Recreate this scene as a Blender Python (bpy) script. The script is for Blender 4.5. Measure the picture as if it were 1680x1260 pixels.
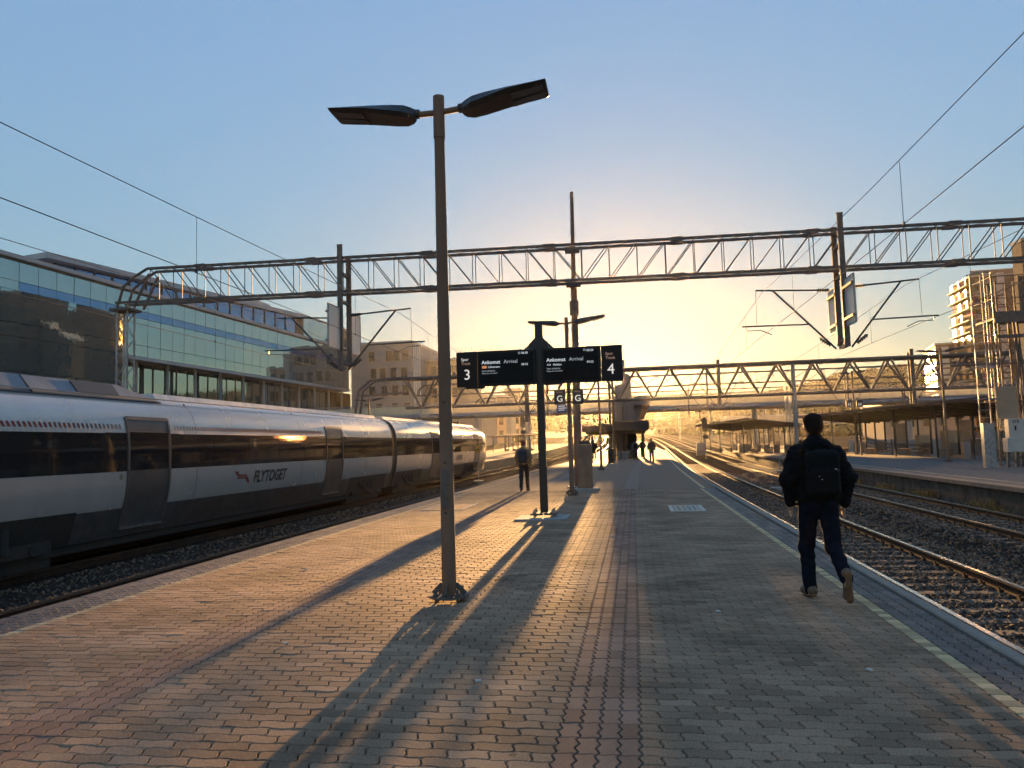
import bpy, bmesh, math, random
import numpy as np
from mathutils import Vector, Matrix, Euler
random.seed(7); rng = np.random.default_rng(11)
R = math.radians
scene = bpy.context.scene
COL = scene.collection
for o in list(bpy.data.objects): bpy.data.objects.remove(o)

# ------------------------------------------------------------------ camera, sky, sun, exposure
cam_d = bpy.data.cameras.new('camera'); cam = bpy.data.objects.new('camera', cam_d); COL.objects.link(cam)
cam_d.sensor_width = 36; cam_d.lens = 27.0; cam_d.clip_start = 0.05; cam_d.clip_end = 6000
cam.matrix_world = Matrix(((0.98728667, 0.04069926, 0.15365093, 0),
                           (0.15633677, -0.07408206, -0.98492165, 0),
                           (-0.02870281, 0.99642131, -0.07950302, 1.58), (0, 0, 0, 1)))
scene.camera = cam
SUN_EL, SUN_AZ = R(4.7), R(-1.25)
world = bpy.data.worlds.new('World'); scene.world = world; world.use_nodes = True
wn = world.node_tree; bg = wn.nodes['Background']
sky = wn.nodes.new('ShaderNodeTexSky'); sky.sky_type = 'NISHITA'; sky.sun_disc = False
sky.sun_elevation = SUN_EL; sky.sun_rotation = SUN_AZ
sky.altitude = 0; sky.air_density = 1.2; sky.dust_density = 0.05; sky.ozone_density = 3.2
# the camera that took the photograph compresses the sky's range: brightness to a power, hue kept
lum = wn.nodes.new('ShaderNodeRGBToBW'); pw = wn.nodes.new('ShaderNodeMath'); pw.operation = 'POWER'; pw.inputs[1].default_value = -0.72
gam = wn.nodes.new('ShaderNodeVectorMath'); gam.operation = 'SCALE'
wn.links.new(sky.outputs[0], lum.inputs[0]); wn.links.new(lum.outputs[0], pw.inputs[0]); wn.links.new(sky.outputs[0], gam.inputs[0]); wn.links.new(pw.outputs[0], gam.inputs['Scale']); hs = wn.nodes.new('ShaderNodeHueSaturation'); hs.inputs['Saturation'].default_value = 0.86; wn.links.new(gam.outputs[0], hs.inputs['Color']); wn.links.new(hs.outputs[0], bg.inputs[0]); bg.inputs[1].default_value = 0.05
sun_d = bpy.data.lights.new('sun', 'SUN'); sun = bpy.data.objects.new('sun', sun_d); COL.objects.link(sun)
sun_d.energy = 5.0; sun_d.angle = R(0.53); sun_d.color = (1.0, 0.54, 0.185)
sdir = Vector((math.sin(SUN_AZ) * math.cos(SUN_EL), math.cos(SUN_AZ) * math.cos(SUN_EL), math.sin(SUN_EL)))
sun.rotation_euler = (-sdir).to_track_quat('-Z', 'Y').to_euler()
scene.view_settings.view_transform = 'Standard'; scene.view_settings.look = 'None'
scene.view_settings.exposure = 2.8; scene.view_settings.gamma = 1.0
scene.view_settings.use_curve_mapping = False
cy_ = scene.cycles
cy_.max_bounces = 6; cy_.diffuse_bounces = 3; cy_.glossy_bounces = 3; cy_.transmission_bounces = 4; cy_.volume_bounces = 0
cy_.sample_clamp_indirect = 6.0; cy_.use_denoising = True

# ------------------------------------------------------------------ helpers
MATS = {}
def mat(name, c, rough=0.6, metal=0.0, c2=None, scale=6.0, bump=0.0, bscale=None, spec=0.5, detail=5.0, trans=0.0,
        emit=None, estr=0.0, tint=0.0, stretch=None, rvar=0.0, alpha=1.0, bdist=0.02, coat=0.0, stain=0.0):
    if name in MATS: return MATS[name]
    m = bpy.data.materials.new(name); m.use_nodes = True
    nt = m.node_tree; N = nt.nodes; L = nt.links; b = N['Principled BSDF']
    b.inputs['Roughness'].default_value = rough; b.inputs['Metallic'].default_value = metal
    b.inputs['Specular IOR Level'].default_value = spec
    if coat: b.inputs['Coat Weight'].default_value = coat
    if trans: b.inputs['Transmission Weight'].default_value = trans
    if alpha < 1: b.inputs['Alpha'].default_value = alpha
    tc = N.new('ShaderNodeTexCoord'); mp = N.new('ShaderNodeMapping'); L.new(tc.outputs['Object'], mp.inputs[0])
    if stretch: mp.inputs['Scale'].default_value = stretch
    nz = N.new('ShaderNodeTexNoise'); nz.inputs['Scale'].default_value = scale; nz.inputs['Detail'].default_value = detail
    L.new(mp.outputs[0], nz.inputs['Vector'])
    if c2 is None: c2 = tuple(x * 0.72 for x in c)
    rp = N.new('ShaderNodeValToRGB'); rp.color_ramp.elements[0].position = 0.35; rp.color_ramp.elements[1].position = 0.68
    rp.color_ramp.elements[0].color = (*c, 1); rp.color_ramp.elements[1].color = (*c2, 1)
    L.new(nz.outputs[0], rp.inputs[0]); out = rp.outputs[0]
    if tint:
        at = N.new('ShaderNodeAttribute'); at.attribute_name = 'tint'
        ma = N.new('ShaderNodeMath'); ma.operation = 'MULTIPLY_ADD'; ma.inputs[1].default_value = tint; ma.inputs[2].default_value = 1.0
        L.new(at.outputs['Fac'], ma.inputs[0])
        mx = N.new('ShaderNodeVectorMath'); mx.operation = 'SCALE'; L.new(out, mx.inputs[0]); L.new(ma.outputs[0], mx.inputs['Scale']); out = mx.outputs[0]
    if stain:
        gp = N.new('ShaderNodeNewGeometry'); s1 = N.new('ShaderNodeTexNoise'); s1.inputs['Scale'].default_value = .9; s1.inputs['Detail'].default_value = 6; L.new(gp.outputs['Position'], s1.inputs['Vector'])
        r1 = N.new('ShaderNodeMapRange'); r1.inputs['From Min'].default_value = .35; r1.inputs['From Max'].default_value = .7; r1.inputs['To Min'].default_value = 1.12; r1.inputs['To Max'].default_value = 1 - stain; L.new(s1.outputs[0], r1.inputs[0])
        vo = N.new('ShaderNodeTexVoronoi'); vo.inputs['Scale'].default_value = 2.3; vo.inputs['Randomness'].default_value = 1; L.new(gp.outputs['Position'], vo.inputs['Vector'])
        r2 = N.new('ShaderNodeMapRange'); r2.inputs['From Min'].default_value = .045; r2.inputs['From Max'].default_value = .06; r2.inputs['To Min'].default_value = .55; r2.inputs['To Max'].default_value = 1; L.new(vo.outputs['Distance'], r2.inputs[0])
        mm = N.new('ShaderNodeMath'); mm.operation = 'MULTIPLY'; L.new(r1.outputs[0], mm.inputs[0]); L.new(r2.outputs[0], mm.inputs[1])
        sx_ = N.new('ShaderNodeVectorMath'); sx_.operation = 'SCALE'; L.new(out, sx_.inputs[0]); L.new(mm.outputs[0], sx_.inputs['Scale']); out = sx_.outputs[0]
    L.new(out, b.inputs['Base Color'])
    if rvar:
        mr = N.new('ShaderNodeMapRange'); mr.inputs['To Min'].default_value = max(0.02, rough - rvar); mr.inputs['To Max'].default_value = min(1, rough + rvar)
        L.new(nz.outputs[0], mr.inputs[0]); L.new(mr.outputs[0], b.inputs['Roughness'])
    if bump:
        n2 = N.new('ShaderNodeTexNoise'); n2.inputs['Scale'].default_value = bscale or scale * 6; n2.inputs['Detail'].default_value = 3
        L.new(mp.outputs[0], n2.inputs['Vector'])
        bp = N.new('ShaderNodeBump'); bp.inputs['Strength'].default_value = bump; bp.inputs['Distance'].default_value = bdist
        L.new(n2.outputs[0], bp.inputs['Height']); L.new(bp.outputs[0], b.inputs['Normal'])
    if emit:
        b.inputs['Emission Color'].default_value = (*emit, 1); b.inputs['Emission Strength'].default_value = estr
    MATS[name] = m; return m

class MB:
    """collects shapes, links them as one mesh object"""
    def __init__(s): s.v = []; s.f = []; s.mi = []; s.mats = []; s.cur = 0
    def use(s, m):
        if m not in s.mats: s.mats.append(m)
        s.cur = s.mats.index(m); return s
    def add(s, vs, fs):
        n = len(s.v); s.v += [tuple(p) for p in vs]
        for f in fs: s.f.append(tuple(i + n for i in f)); s.mi.append(s.cur)
        return s
    def box(s, x0, x1, y0, y1, z0, z1):
        vs = [(x, y, z) for x in (x0, x1) for y in (y0, y1) for z in (z0, z1)]
        return s.add(vs, [(0, 1, 3, 2), (4, 6, 7, 5), (0, 4, 5, 1), (2, 3, 7, 6), (0, 2, 6, 4), (1, 5, 7, 3)])
    def bbox(s, x0, x1, y0, y1, z0, z1, b=0.01):
        """box with chamfered vertical and top edges"""
        rings = []
        for z, i in ((z0, 0), (z1 - b, 0), (z1, b)):
            X0, X1, Y0, Y1 = x0 + i, x1 - i, y0 + i, y1 - i
            rings.append([(X0 + b, Y0, z), (X1 - b, Y0, z), (X1, Y0 + b, z), (X1, Y1 - b, z), (X1 - b, Y1, z), (X0 + b, Y1, z), (X0, Y1 - b, z), (X0, Y0 + b, z)])
        return s.loft(rings, True)
    def loft(s, rings, caps=True, closed=True):
        n = len(rings[0]); vs = [p for r in rings for p in r]; fs = []
        for k in range(len(rings) - 1):
            for i in range(n if closed else n - 1):
                j = (i + 1) % n; fs.append((k * n + i, k * n + j, (k + 1) * n + j, (k + 1) * n + i))
        if caps: fs.append(tuple(range(n))[::-1]); fs.append(tuple(range((len(rings) - 1) * n, len(rings) * n)))
        return s.add(vs, fs)
    def tube(s, p0, p1, r0, r1=None, n=10, caps=True):
        return s.path([p0, p1], [r0, r1 if r1 is not None else r0], n, caps)
    def path(s, pts, r, n=8, caps=True):
        pts = [Vector(p) for p in pts]
        if not isinstance(r, (list, tuple)): r = [r] * len(pts)
        rings = []; prev = None
        for i, p in enumerate(pts):
            t = (pts[min(i + 1, len(pts) - 1)] - pts[max(i - 1, 0)]).normalized()
            if prev is None:
                a = Vector((0, 0, 1)) if abs(t.z) < 0.9 else Vector((1, 0, 0))
                u = t.cross(a).normalized()
            else: u = (prev - t * prev.dot(t)).normalized()
            prev = u; w = t.cross(u)
            rings.append([tuple(p + (u * math.cos(2 * math.pi * k / n) + w * math.sin(2 * math.pi * k / n)) * r[i]) for k in range(n)])
        return s.loft(rings, caps)
    def prism(s, poly, axis, a0, a1):
        """poly: 2-D outline; axis: 'x' (poly in y,z), 'y' (x,z) or 'z' (x,y)"""
        def P(q, a): return {'x': (a, q[0], q[1]), 'y': (q[0], a, q[1]), 'z': (q[0], q[1], a)}[axis]
        return s.loft([[P(q, a0) for q in poly], [P(q, a1) for q in poly]])
    def beam(s, p0, p1, w, h=None):
        """square bar between two points"""
        h = h or w; p0 = Vector(p0); p1 = Vector(p1); t = (p1 - p0).normalized()
        a = Vector((0, 0, 1)) if abs(t.z) < 0.95 else Vector((0, 1, 0))
        u = t.cross(a).normalized() * w / 2; v = u.cross(t).normalized() * h / 2
        return s.loft([[tuple(p + u + v), tuple(p - u + v), tuple(p - u - v), tuple(p + u - v)] for p in (p0, p1)])
    def ball(s, c, rx, ry=None, rz=None, n=10, m=6):
        ry = ry or rx; rz = rz or rx
        rings = [[(c[0] + rx * math.sin(a) * math.cos(2 * math.pi * k / n), c[1] + ry * math.sin(a) * math.sin(2 * math.pi * k / n), c[2] - rz * math.cos(a)) for k in range(n)]
                 for a in [math.pi * (i + 0.25) / (m + 0.5) for i in range(m + 1)]]
        return s.loft(rings)
    def mesh(s, name, smooth=False):
        me = bpy.data.meshes.new(name); me.from_pydata(s.v, [], s.f)
        for m in s.mats: me.materials.append(m)
        if len(s.mats) > 1: me.polygons.foreach_set('material_index', s.mi)
        if smooth: me.polygons.foreach_set('use_smooth', [True] * len(me.polygons))
        bm = bmesh.new(); bm.from_mesh(me); bmesh.ops.recalc_face_normals(bm, faces=bm.faces); bm.to_mesh(me); bm.free()
        return me
    def build(s, name, parent=None, smooth=False, world=True, m=None):
        if m and not s.mats: s.mats.append(m)
        if parent is not None and world:
            o = parent_origin(parent); s.v = [(a - o[0], b - o[1], c - o[2]) for a, b, c in s.v]
        ob = bpy.data.objects.new(name, s.mesh(name, smooth)); COL.objects.link(ob); ob.parent = parent
        if smooth:
            try: ob.data.set_sharp_from_angle(angle=R(38))
            except Exception: pass
        return ob
def parent_origin(p):
    o = Vector((0, 0, 0))
    while p is not None: o += p.location; p = p.parent
    return o
def tag(o, label=None, cat=None, group=None, kind=None):
    if label: o['label'] = label
    if cat: o['category'] = cat
    if group: o['group'] = group
    if kind: o['kind'] = kind
    return o
def thing(name, label, cat, loc=(0, 0, 0), group=None, rz=0):
    o = bpy.data.objects.new(name, None); COL.objects.link(o); o.location = loc; o.rotation_euler = (0, 0, rz)
    o.empty_display_size = 0.2
    return tag(o, label, cat, group)
def struct(name, mb, parent=None, smooth=False, m=None):
    return tag(mb.build(name, parent, smooth, m=m), kind='structure')
def copy_tree(o, loc=None, parent=None, label=None):
    c = o.copy(); COL.objects.link(c); c.parent = parent
    if loc is not None: c.location = loc
    if label: c['label'] = label
    for ch in list(o.children): copy_tree(ch, None, c)
    return c
_rod = {}
def rod(name, parent, p0, p1, r, m, n=6):
    """straight bar part sharing one unit cylinder mesh; end points in world space"""
    key = (m.name, n)
    if key not in _rod:
        b = MB().use(m); b.tube((0, 0, 0), (0, 0, 1), 1, 1, n); _rod[key] = b.mesh('rod_' + m.name)
    o = bpy.data.objects.new(name, _rod[key]); COL.objects.link(o); o.parent = parent
    org = parent_origin(parent); p0 = Vector(p0) - org; d = Vector(p1) - org - p0
    o.location = p0; o.rotation_euler = d.to_track_quat('Z', 'Y').to_euler(); o.scale = (r, r, d.length)
    return o
def inst(name, me, parent, loc, rot=(0, 0, 0), sc=(1, 1, 1)):
    o = bpy.data.objects.new(name, me); COL.objects.link(o); o.parent = parent
    org = parent_origin(parent); o.location = Vector(loc) - org; o.rotation_euler = rot; o.scale = sc
    return o
def text(parent, s, loc, size, m, rot=(R(90), 0, 0), bold=0.0, align='LEFT', shear=0.0, name='lettering', sx=1.0, org=None):
    cu = bpy.data.curves.new(name, 'FONT'); cu.body = s; cu.size = size; cu.extrude = 0.0015; cu.offset = bold
    cu.align_x = align; cu.shear = shear; cu.materials.append(m); cu.resolution_u = 3
    tmp = bpy.data.objects.new(name, cu); me = bpy.data.meshes.new_from_object(tmp); bpy.data.objects.remove(tmp)
    if not me.materials: me.materials.append(m)
    o = bpy.data.objects.new(name, me); COL.objects.link(o); o.parent = parent
    o.location = Vector(loc) - (parent_origin(parent) if org is None else Vector(org)); o.rotation_euler = rot; o.scale = (sx, 1, 1)
    return o
def np_mesh(name, verts, faces, tint=None, smooth=False):
    """faces: list of int arrays (n x k)"""
    me = bpy.data.meshes.new(name); me.vertices.add(len(verts)); me.vertices.foreach_set('co', np.asarray(verts, np.float32).ravel())
    tot = sum(f.size for f in faces); me.loops.add(tot)
    me.loops.foreach_set('vertex_index', np.concatenate([f.ravel() for f in faces]).astype(np.int32))
    st = []; c = 0
    for f in faces: st.append(c + np.arange(len(f)) * f.shape[1]); c += f.size
    n = sum(len(f) for f in faces); me.polygons.add(n)
    me.polygons.foreach_set('loop_start', np.concatenate(st).astype(np.int32))
    me.polygons.foreach_set('use_smooth', np.full(n, smooth))
    if tint is not None:
        a = me.attributes.new('tint', 'FLOAT', 'FACE'); a.data.foreach_set('value', np.asarray(tint, np.float32))
    me.update(calc_edges=True); me.validate(); return me
def replicate(name, tv, tfs, mats3, pos, tint=None):
    """copies of a template (verts, face arrays) under 3x3 matrices and offsets, in one mesh"""
    n = len(pos); V = np.einsum('nij,vj->nvi', mats3, tv) + pos[:, None, :]
    faces = [(f[None] + (np.arange(n) * len(tv))[:, None, None]).reshape(-1, f.shape[1]) for f in tfs]
    tt = None
    if tint is not None: tt = np.concatenate([np.repeat(tint, len(f)) for f in tfs])
    return np_mesh(name, V.reshape(-1, 3), faces, tt)
def link(name, me, m, parent=None, **k):
    if m: me.materials.append(m)
    o = bpy.data.objects.new(name, me); COL.objects.link(o); o.parent = parent
    return tag(o, **k)

# ------------------------------------------------------------------ signed-distance bodies (people)
def cap(p0, p1, r0, r1=None):
    p0 = np.array(p0, float); p1 = np.array(p1, float); r1 = r0 if r1 is None else r1; d = p1 - p0; L2 = max(d @ d, 1e-9)
    def f(P):
        t = np.clip((P - p0) @ d / L2, 0, 1); return np.linalg.norm(P - p0 - t[:, None] * d, axis=1) - (r0 + (r1 - r0) * t)
    return f
def ell(c, r, rot=0.0):
    c = np.array(c, float); r = np.array(r, float)
    cr, sr = math.cos(rot), math.sin(rot)
    def f(P):
        q = P - c
        if rot: q = np.stack([q[:, 0], cr * q[:, 1] + sr * q[:, 2], -sr * q[:, 1] + cr * q[:, 2]], 1)
        k0 = np.linalg.norm(q / r, axis=1); k1 = np.linalg.norm(q / (r * r), axis=1) + 1e-9
        return k0 * (k0 - 1) / k1
    return f
def rbox(c, h, r, rot=0.0):
    c = np.array(c, float); h = np.array(h, float); cr, sr = math.cos(rot), math.sin(rot)
    def f(P):
        q = P - c
        if rot: q = np.stack([q[:, 0], cr * q[:, 1] + sr * q[:, 2], -sr * q[:, 1] + cr * q[:, 2]], 1)
        q = np.abs(q) - h + r
        return np.linalg.norm(np.maximum(q, 0), axis=1) + np.minimum(q.max(1), 0) - r
    return f
def blend(fs, k):
    def f(P):
        d = fs[0](P)
        for g in fs[1:]:
            e = g(P); h = np.clip(0.5 + 0.5 * (e - d) / k, 0, 1); d = e + (d - e) * h - k * h * (1 - h)
        return d
    return f
def cut(f, g): return lambda P: np.maximum(f(P), -g(P))
def clipz(f, z0=None, z1=None):
    def h(P):
        d = f(P)
        if z0 is not None: d = np.maximum(d, z0 - P[:, 2])
        if z1 is not None: d = np.maximum(d, P[:, 2] - z1)
        return d
    return h
def sdf_mesh(name, f, lo, hi, h):
    K = 5; lo = np.array(lo, float); nb = [int(math.ceil((hi[i] - lo[i]) / (h * K))) for i in range(3)]; n = [k * K + 1 for k in nb]
    ax = [lo[i] + np.arange(n[i]) * h for i in range(3)]
    C = np.stack(np.meshgrid(*[lo[i] + (np.arange(nb[i]) + .5) * h * K for i in range(3)], indexing='ij'), -1).reshape(-1, 3)
    Dc = f(C); near = np.abs(Dc) < h * K * 1.25 + .012
    D = np.repeat(np.repeat(np.repeat(np.where(Dc < 0, -1., 1.).reshape(nb), K, 0), K, 1), K, 2); D = np.pad(D, ((0, 1),) * 3, mode='edge')
    sub_ = np.stack(np.meshgrid(*[np.arange(K + 1)] * 3, indexing='ij'), -1).reshape(-1, 3)
    bi = np.stack(np.unravel_index(np.flatnonzero(near), nb), 1); I3 = (bi[:, None, :] * K + sub_[None]).reshape(-1, 3)
    key = np.unique((I3[:, 0] * n[1] + I3[:, 1]) * n[2] + I3[:, 2]); ii = np.stack(np.unravel_index(key, n), 1)
    D.ravel()[key] = f(lo + ii * h)
    S = D < 0; w_ = np.argwhere(S); q0 = np.maximum(w_.min(0) - 2, 0); q1 = np.minimum(w_.max(0) + 3, n)
    D = D[q0[0]:q1[0], q0[1]:q1[1], q0[2]:q1[2]]; S = D < 0; lo = lo + q0 * h; n = D.shape; c = [k - 1 for k in n]
    cs_ = sum(S[i:i + c[0], j:j + c[1], k:k + c[2]].astype(np.int8) for i in (0, 1) for j in (0, 1) for k in (0, 1))
    act = (cs_ > 0) & (cs_ < 8); IA = np.argwhere(act); pos = np.zeros((len(IA), 3)); cnt = np.zeros(len(IA))
    for a in range(3):
        oth = [i for i in range(3) if i != a]
        for u in (0, 1):
            for v in (0, 1):
                o = np.zeros(3, int); o[oth[0]] = u; o[oth[1]] = v; o2 = o.copy(); o2[a] = 1
                d0, d1 = D[tuple((IA + o).T)], D[tuple((IA + o2).T)]; m = (d0 < 0) != (d1 < 0)
                t = np.where(m, d0 / np.where(m, d0 - d1, 1), 0); p_ = lo + (IA + o) * h; p_[:, a] += t * h
                pos += p_ * m[:, None]; cnt += m
    V = pos / np.maximum(cnt, 1)[:, None]
    idx = -np.ones(c, int); idx[act] = np.arange(len(IA))
    F = []
    for a in range(3):
        b1, b2 = (a + 1) % 3, (a + 2) % 3
        s0 = [slice(None)] * 3; s1 = [slice(None)] * 3; s0[a] = slice(0, -1); s1[a] = slice(1, None)
        m = S[tuple(s0)] != S[tuple(s1)]; I = np.argwhere(m)
        I = I[(I[:, b1] > 0) & (I[:, b2] > 0) & (I[:, b1] < c[b1]) & (I[:, b2] < c[b2])]
        if not len(I): continue
        e1 = np.zeros(3, int); e1[b1] = 1; e2 = np.zeros(3, int); e2[b2] = 1
        q = [idx[tuple((I - x).T)] for x in (0 * e1, e1, e1 + e2, e2)]
        fl = S[tuple(I.T)]
        Q = np.stack(q, 1); Q[~fl] = Q[~fl][:, ::-1]; F.append(Q)
    return np_mesh(name, V, [np.concatenate(F)], smooth=True)

# ------------------------------------------------------------------ alignment of the line: offset to the right and rise with distance
_oy = [-50, 15, 40, 70, 110, 150, 200, 250, 330, 420, 640]
_ox = [0, 0, .2, .85, 1.7, 2.2, 1.6, 0, -6, -18, -50]
_oz = [0, 0, 0, 0, .35, 1.1, 2.4, 3.7, 5.4, 6.0, 6.5]
_w = np.linspace(-14, 14, 15)
def off(y): return float(np.interp(y + _w, _oy, _ox).mean())
def rise(y): return float(np.interp(y + _w, _oy, _oz).mean())
# ------------------------------------------------------------------ materials
M_conc = mat('concrete', (.36, .34, .31), .9, spec=.25, c2=(.27, .26, .24), scale=5, bump=.25, bscale=60)
M_white = mat('white_edge_stone', (.33, .26, .20), .85, spec=.25, c2=(.22, .20, .175), scale=9, bump=.2, bscale=80)
M_bed = mat('joint_sand', (.045, .038, .032), .95, c2=(.025, .022, .02), scale=40)
M_pave = mat('grey_paver', (.39, .255, .165), .85, c2=(.25, .16, .105), stain=.42, scale=60, bump=1.0, bscale=190, tint=.25, rvar=.08, bdist=.005, spec=.12)
M_red = mat('red_paver', (.29, .185, .13), .85, c2=(.22, .135, .105), stain=.3, scale=60, bump=.9, bscale=190, tint=.25, rvar=.08, bdist=.005, spec=.12)
M_brown = mat('brown_paver', (.20, .16, .14), .6, c2=(.13, .105, .09), stain=.3, scale=60, bump=.8, bscale=190, tint=.25, bdist=.005, spec=.12)
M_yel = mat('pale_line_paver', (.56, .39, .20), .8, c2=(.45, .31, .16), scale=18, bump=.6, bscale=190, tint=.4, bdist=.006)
M_asph = mat('platform_asphalt', (.19, .18, .17), .95, spec=.05, c2=(.11, .105, .10), scale=3, bump=.5, bscale=120)
M_stone = mat('ballast_stone', (.15, .10, .07), .8, spec=.15, c2=(.085, .06, .044), scale=9, bump=.3, bscale=40, tint=.9, rvar=.15)
M_earth = mat('ballast_dust', (.055, .045, .038), .97, spec=0.0, c2=(.03, .025, .022), scale=3, bump=.6, bscale=30)
M_rail = mat('rail_rust', (.07, .036, .022), .7, spec=.2, c2=(.035, .02, .014), scale=12, bump=.2)
M_head = mat('rail_head', (.55, .53, .50), .22, 1.0, c2=(.42, .40, .38), scale=20, rvar=.06)
M_slp = mat('concrete_sleeper', (.15, .125, .10), .9, spec=.15, c2=(.09, .075, .062), scale=8, bump=.3)
M_steel = mat('galvanised_steel', (.34, .34, .35), .5, .7, c2=(.22, .22, .23), scale=7, bump=.12, rvar=.12)
M_dsteel = mat('weathered_steel', (.13, .105, .09), .6, .1, c2=(.08, .066, .058), scale=6, bump=.15, rvar=.12)
M_pole = mat('lamp_pole_paint', (.22, .135, .09), .65, .0, c2=(.16, .10, .066), spec=.25, scale=4, bump=.15, rvar=.12, stretch=(1, 1, .25))
M_black = mat('black_paint', (.018, .018, .02), .42, c2=(.012, .012, .013), scale=8)
M_dark = mat('dark_plastic', (.028, .027, .027), .5, c2=(.018, .018, .018), scale=8, bump=.1)
M_bolt = mat('zinc_bolt', (.45, .44, .42), .35, .9, scale=20)

# ------------------------------------------------------------------ paving stones
def block_template(Lx, Wy, ln, ph=1, ends=.011):
    """interlocking stone: ln = amplitude and period of the wave on the long edges, ph its sign, ends = amplitude of the end zigzag; returns verts, quads, top n-gon"""
    A, per = ln
    def wav(L_, A_, p_, s_):
        q = []; k = 0
        while (k + .25) * p_ < L_ - 1e-6:
            if p_ > .15: q += [((k + .16) * p_, s_ * A_), ((k + .34) * p_, s_ * A_)] + ([((k + .66) * p_, -s_ * A_), ((k + .84) * p_, -s_ * A_)] if (k + .75) * p_ < L_ else [])
            else: q += [((k + .25) * p_, s_ * A_), ((k + .75) * p_, -s_ * A_)]
            k += 1
        return q
    lg, en = wav(Lx, A, per, ph), wav(Wy, ends, .11, 1)
    out = [(0, 0)] + lg + [(Lx, 0)] + [(Lx + w, s) for s, w in en] + [(Lx, Wy)]
    out += [(s, Wy + w) for s, w in lg[::-1]] + [(0, Wy)] + [(w, s) for s, w in en[::-1]]
    P = np.array(out) - [Lx / 2, Wy / 2]; n = len(P)
    def inset(d):
        Q = []
        for i in range(n):
            a, b, c = P[i - 1], P[i], P[(i + 1) % n]
            e1 = (b - a) / np.linalg.norm(b - a); e2 = (c - b) / np.linalg.norm(c - b)
            n1 = np.array([-e1[1], e1[0]]); n2 = np.array([-e2[1], e2[0]]); bis = n1 + n2; bis /= np.linalg.norm(bis)
            Q.append(b + bis * d / max(.5, bis @ n1))
        return np.array(Q)
    rings = [(inset(.0075), 0.0), (inset(.0035), -.0045), (inset(.003), -.03)]
    V = np.concatenate([np.c_[r, np.full(n, z)] for r, z in rings]); F = []
    for k in range(2):
        for i in range(n):
            j = (i + 1) % n; F.append((k * n + j, k * n + i, (k + 1) * n + i, (k + 1) * n + j))
    return V, [np.arange(n)[None], np.array(F)]
T_full = block_template(.22, .11, (.007, .22)); T_odd = block_template(.22, .11, (.007, .22), -1)
T_half = block_template(.11, .11, (.007, .22)); T_half_odd = block_template(.11, .11, (.007, .22), -1)
T_red = block_template(.22, .11, (.0115, .11), -1, .006); T_line = block_template(.11, .11, (.004, .11), 1, .0)
RZ90 = np.array([[0, -1, 0], [1, 0, 0], [0, 0, 1.]])
def tiltm(n, amp=.0055):
    a, b = rng.normal(0, amp, n), rng.normal(0, amp, n); m = np.zeros((n, 3, 3)); m[:, 0, 0] = m[:, 1, 1] = m[:, 2, 2] = 1
    m[:, 2, 0] = a; m[:, 2, 1] = b; return m
def in_view(x, y): return (x > -.745 * y - .35) & (x < .49 * y + .1) & (y > 3.5)
def lay(parent, name, mt, T, pos, turned=False, limit=300):
    """the stones of one pattern: those that show largest as parts of their own, the rest joined"""
    pos = np.array(pos, float); n = len(pos); pos = np.c_[pos, rng.normal(-.001, .001, n)]
    ms = tiltm(n); tint = np.where(rng.uniform(0, 1, n) < .03, rng.uniform(-1.8, 1.2, n), rng.uniform(-1, 1, n) * rng.uniform(.2, 1, n))
    if turned: ms = ms @ RZ90
    d = np.hypot(pos[:, 0], pos[:, 1]); d[~in_view(pos[:, 0], pos[:, 1])] += 500; order = np.argsort(d)
    near = order[:limit]; rest = order[limit:]
    variants = []
    for k in range(10):
        me = np_mesh(name, T[0], T[1], np.full(sum(len(f) for f in T[1]), rng.uniform(-.8, .8))); me.materials.append(mt); variants.append(me)
    for i in near:
        o = bpy.data.objects.new(name, variants[i % 10]); COL.objects.link(o); o.parent = parent
        o.location = pos[i]; o.rotation_euler = (float(rng.normal(0, .0045)), float(rng.normal(0, .0045)), R(90) * turned)
    if len(rest):
        me = replicate(name + '_field', T[0], T[1], ms[rest], pos[rest], tint[rest])
        link(name + '_field', me, mt, parent, kind='stuff')

# ------------------------------------------------------------------ ground
gy = np.array(list(range(-20, 120, 8)) + list(range(120, 460, 15)) + [480, 560, 630])
gx = np.array([-940, -300, -120, -60, -40, -25, -14, 0, 14, 30, 50, 80, 140, 320, 940])
V = np.array([[x + (off(y) if abs(x) < 130 else 0), y, -1.0 + rise(y) - (0 if y > -100 else 0)] for y in gy for x in gx])
nx = len(gx); F = np.array([[j * nx + i, j * nx + i + 1, (j + 1) * nx + i + 1, (j + 1) * nx + i] for j in range(len(gy) - 1) for i in range(nx - 1)])
link('ground', np_mesh('ground', V, [F]), mat('bare_ground', (.09, .078, .06), .97, spec=0.0, c2=(.06, .055, .045), scale=.15, bump=.5, bscale=3), kind='structure')

# ------------------------------------------------------------------ the platform
PL, PR = -6.33, 2.64
plat = thing('platform', None, None); plat['kind'] = 'structure'
def ribbon(name, xa, xb, za, zb, ys, m, parent=None, zoff=True):
    """strip that follows the alignment; xa->xb at heights za->zb"""
    v = []
    for y in ys:
        o, z = off(y), (rise(y) if zoff else 0); v += [(xa + o, y, za + z), (xb + o, y, zb + z)]
    f = [(2 * i, 2 * i + 1, 2 * i + 3, 2 * i + 2) for i in range(len(ys) - 1)]
    b = MB().use(m); b.add(v, f); return b.build(name, parent)
YS = [-3, 2, 8, 14, 20, 26] + list(range(30, 176, 6))
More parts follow.
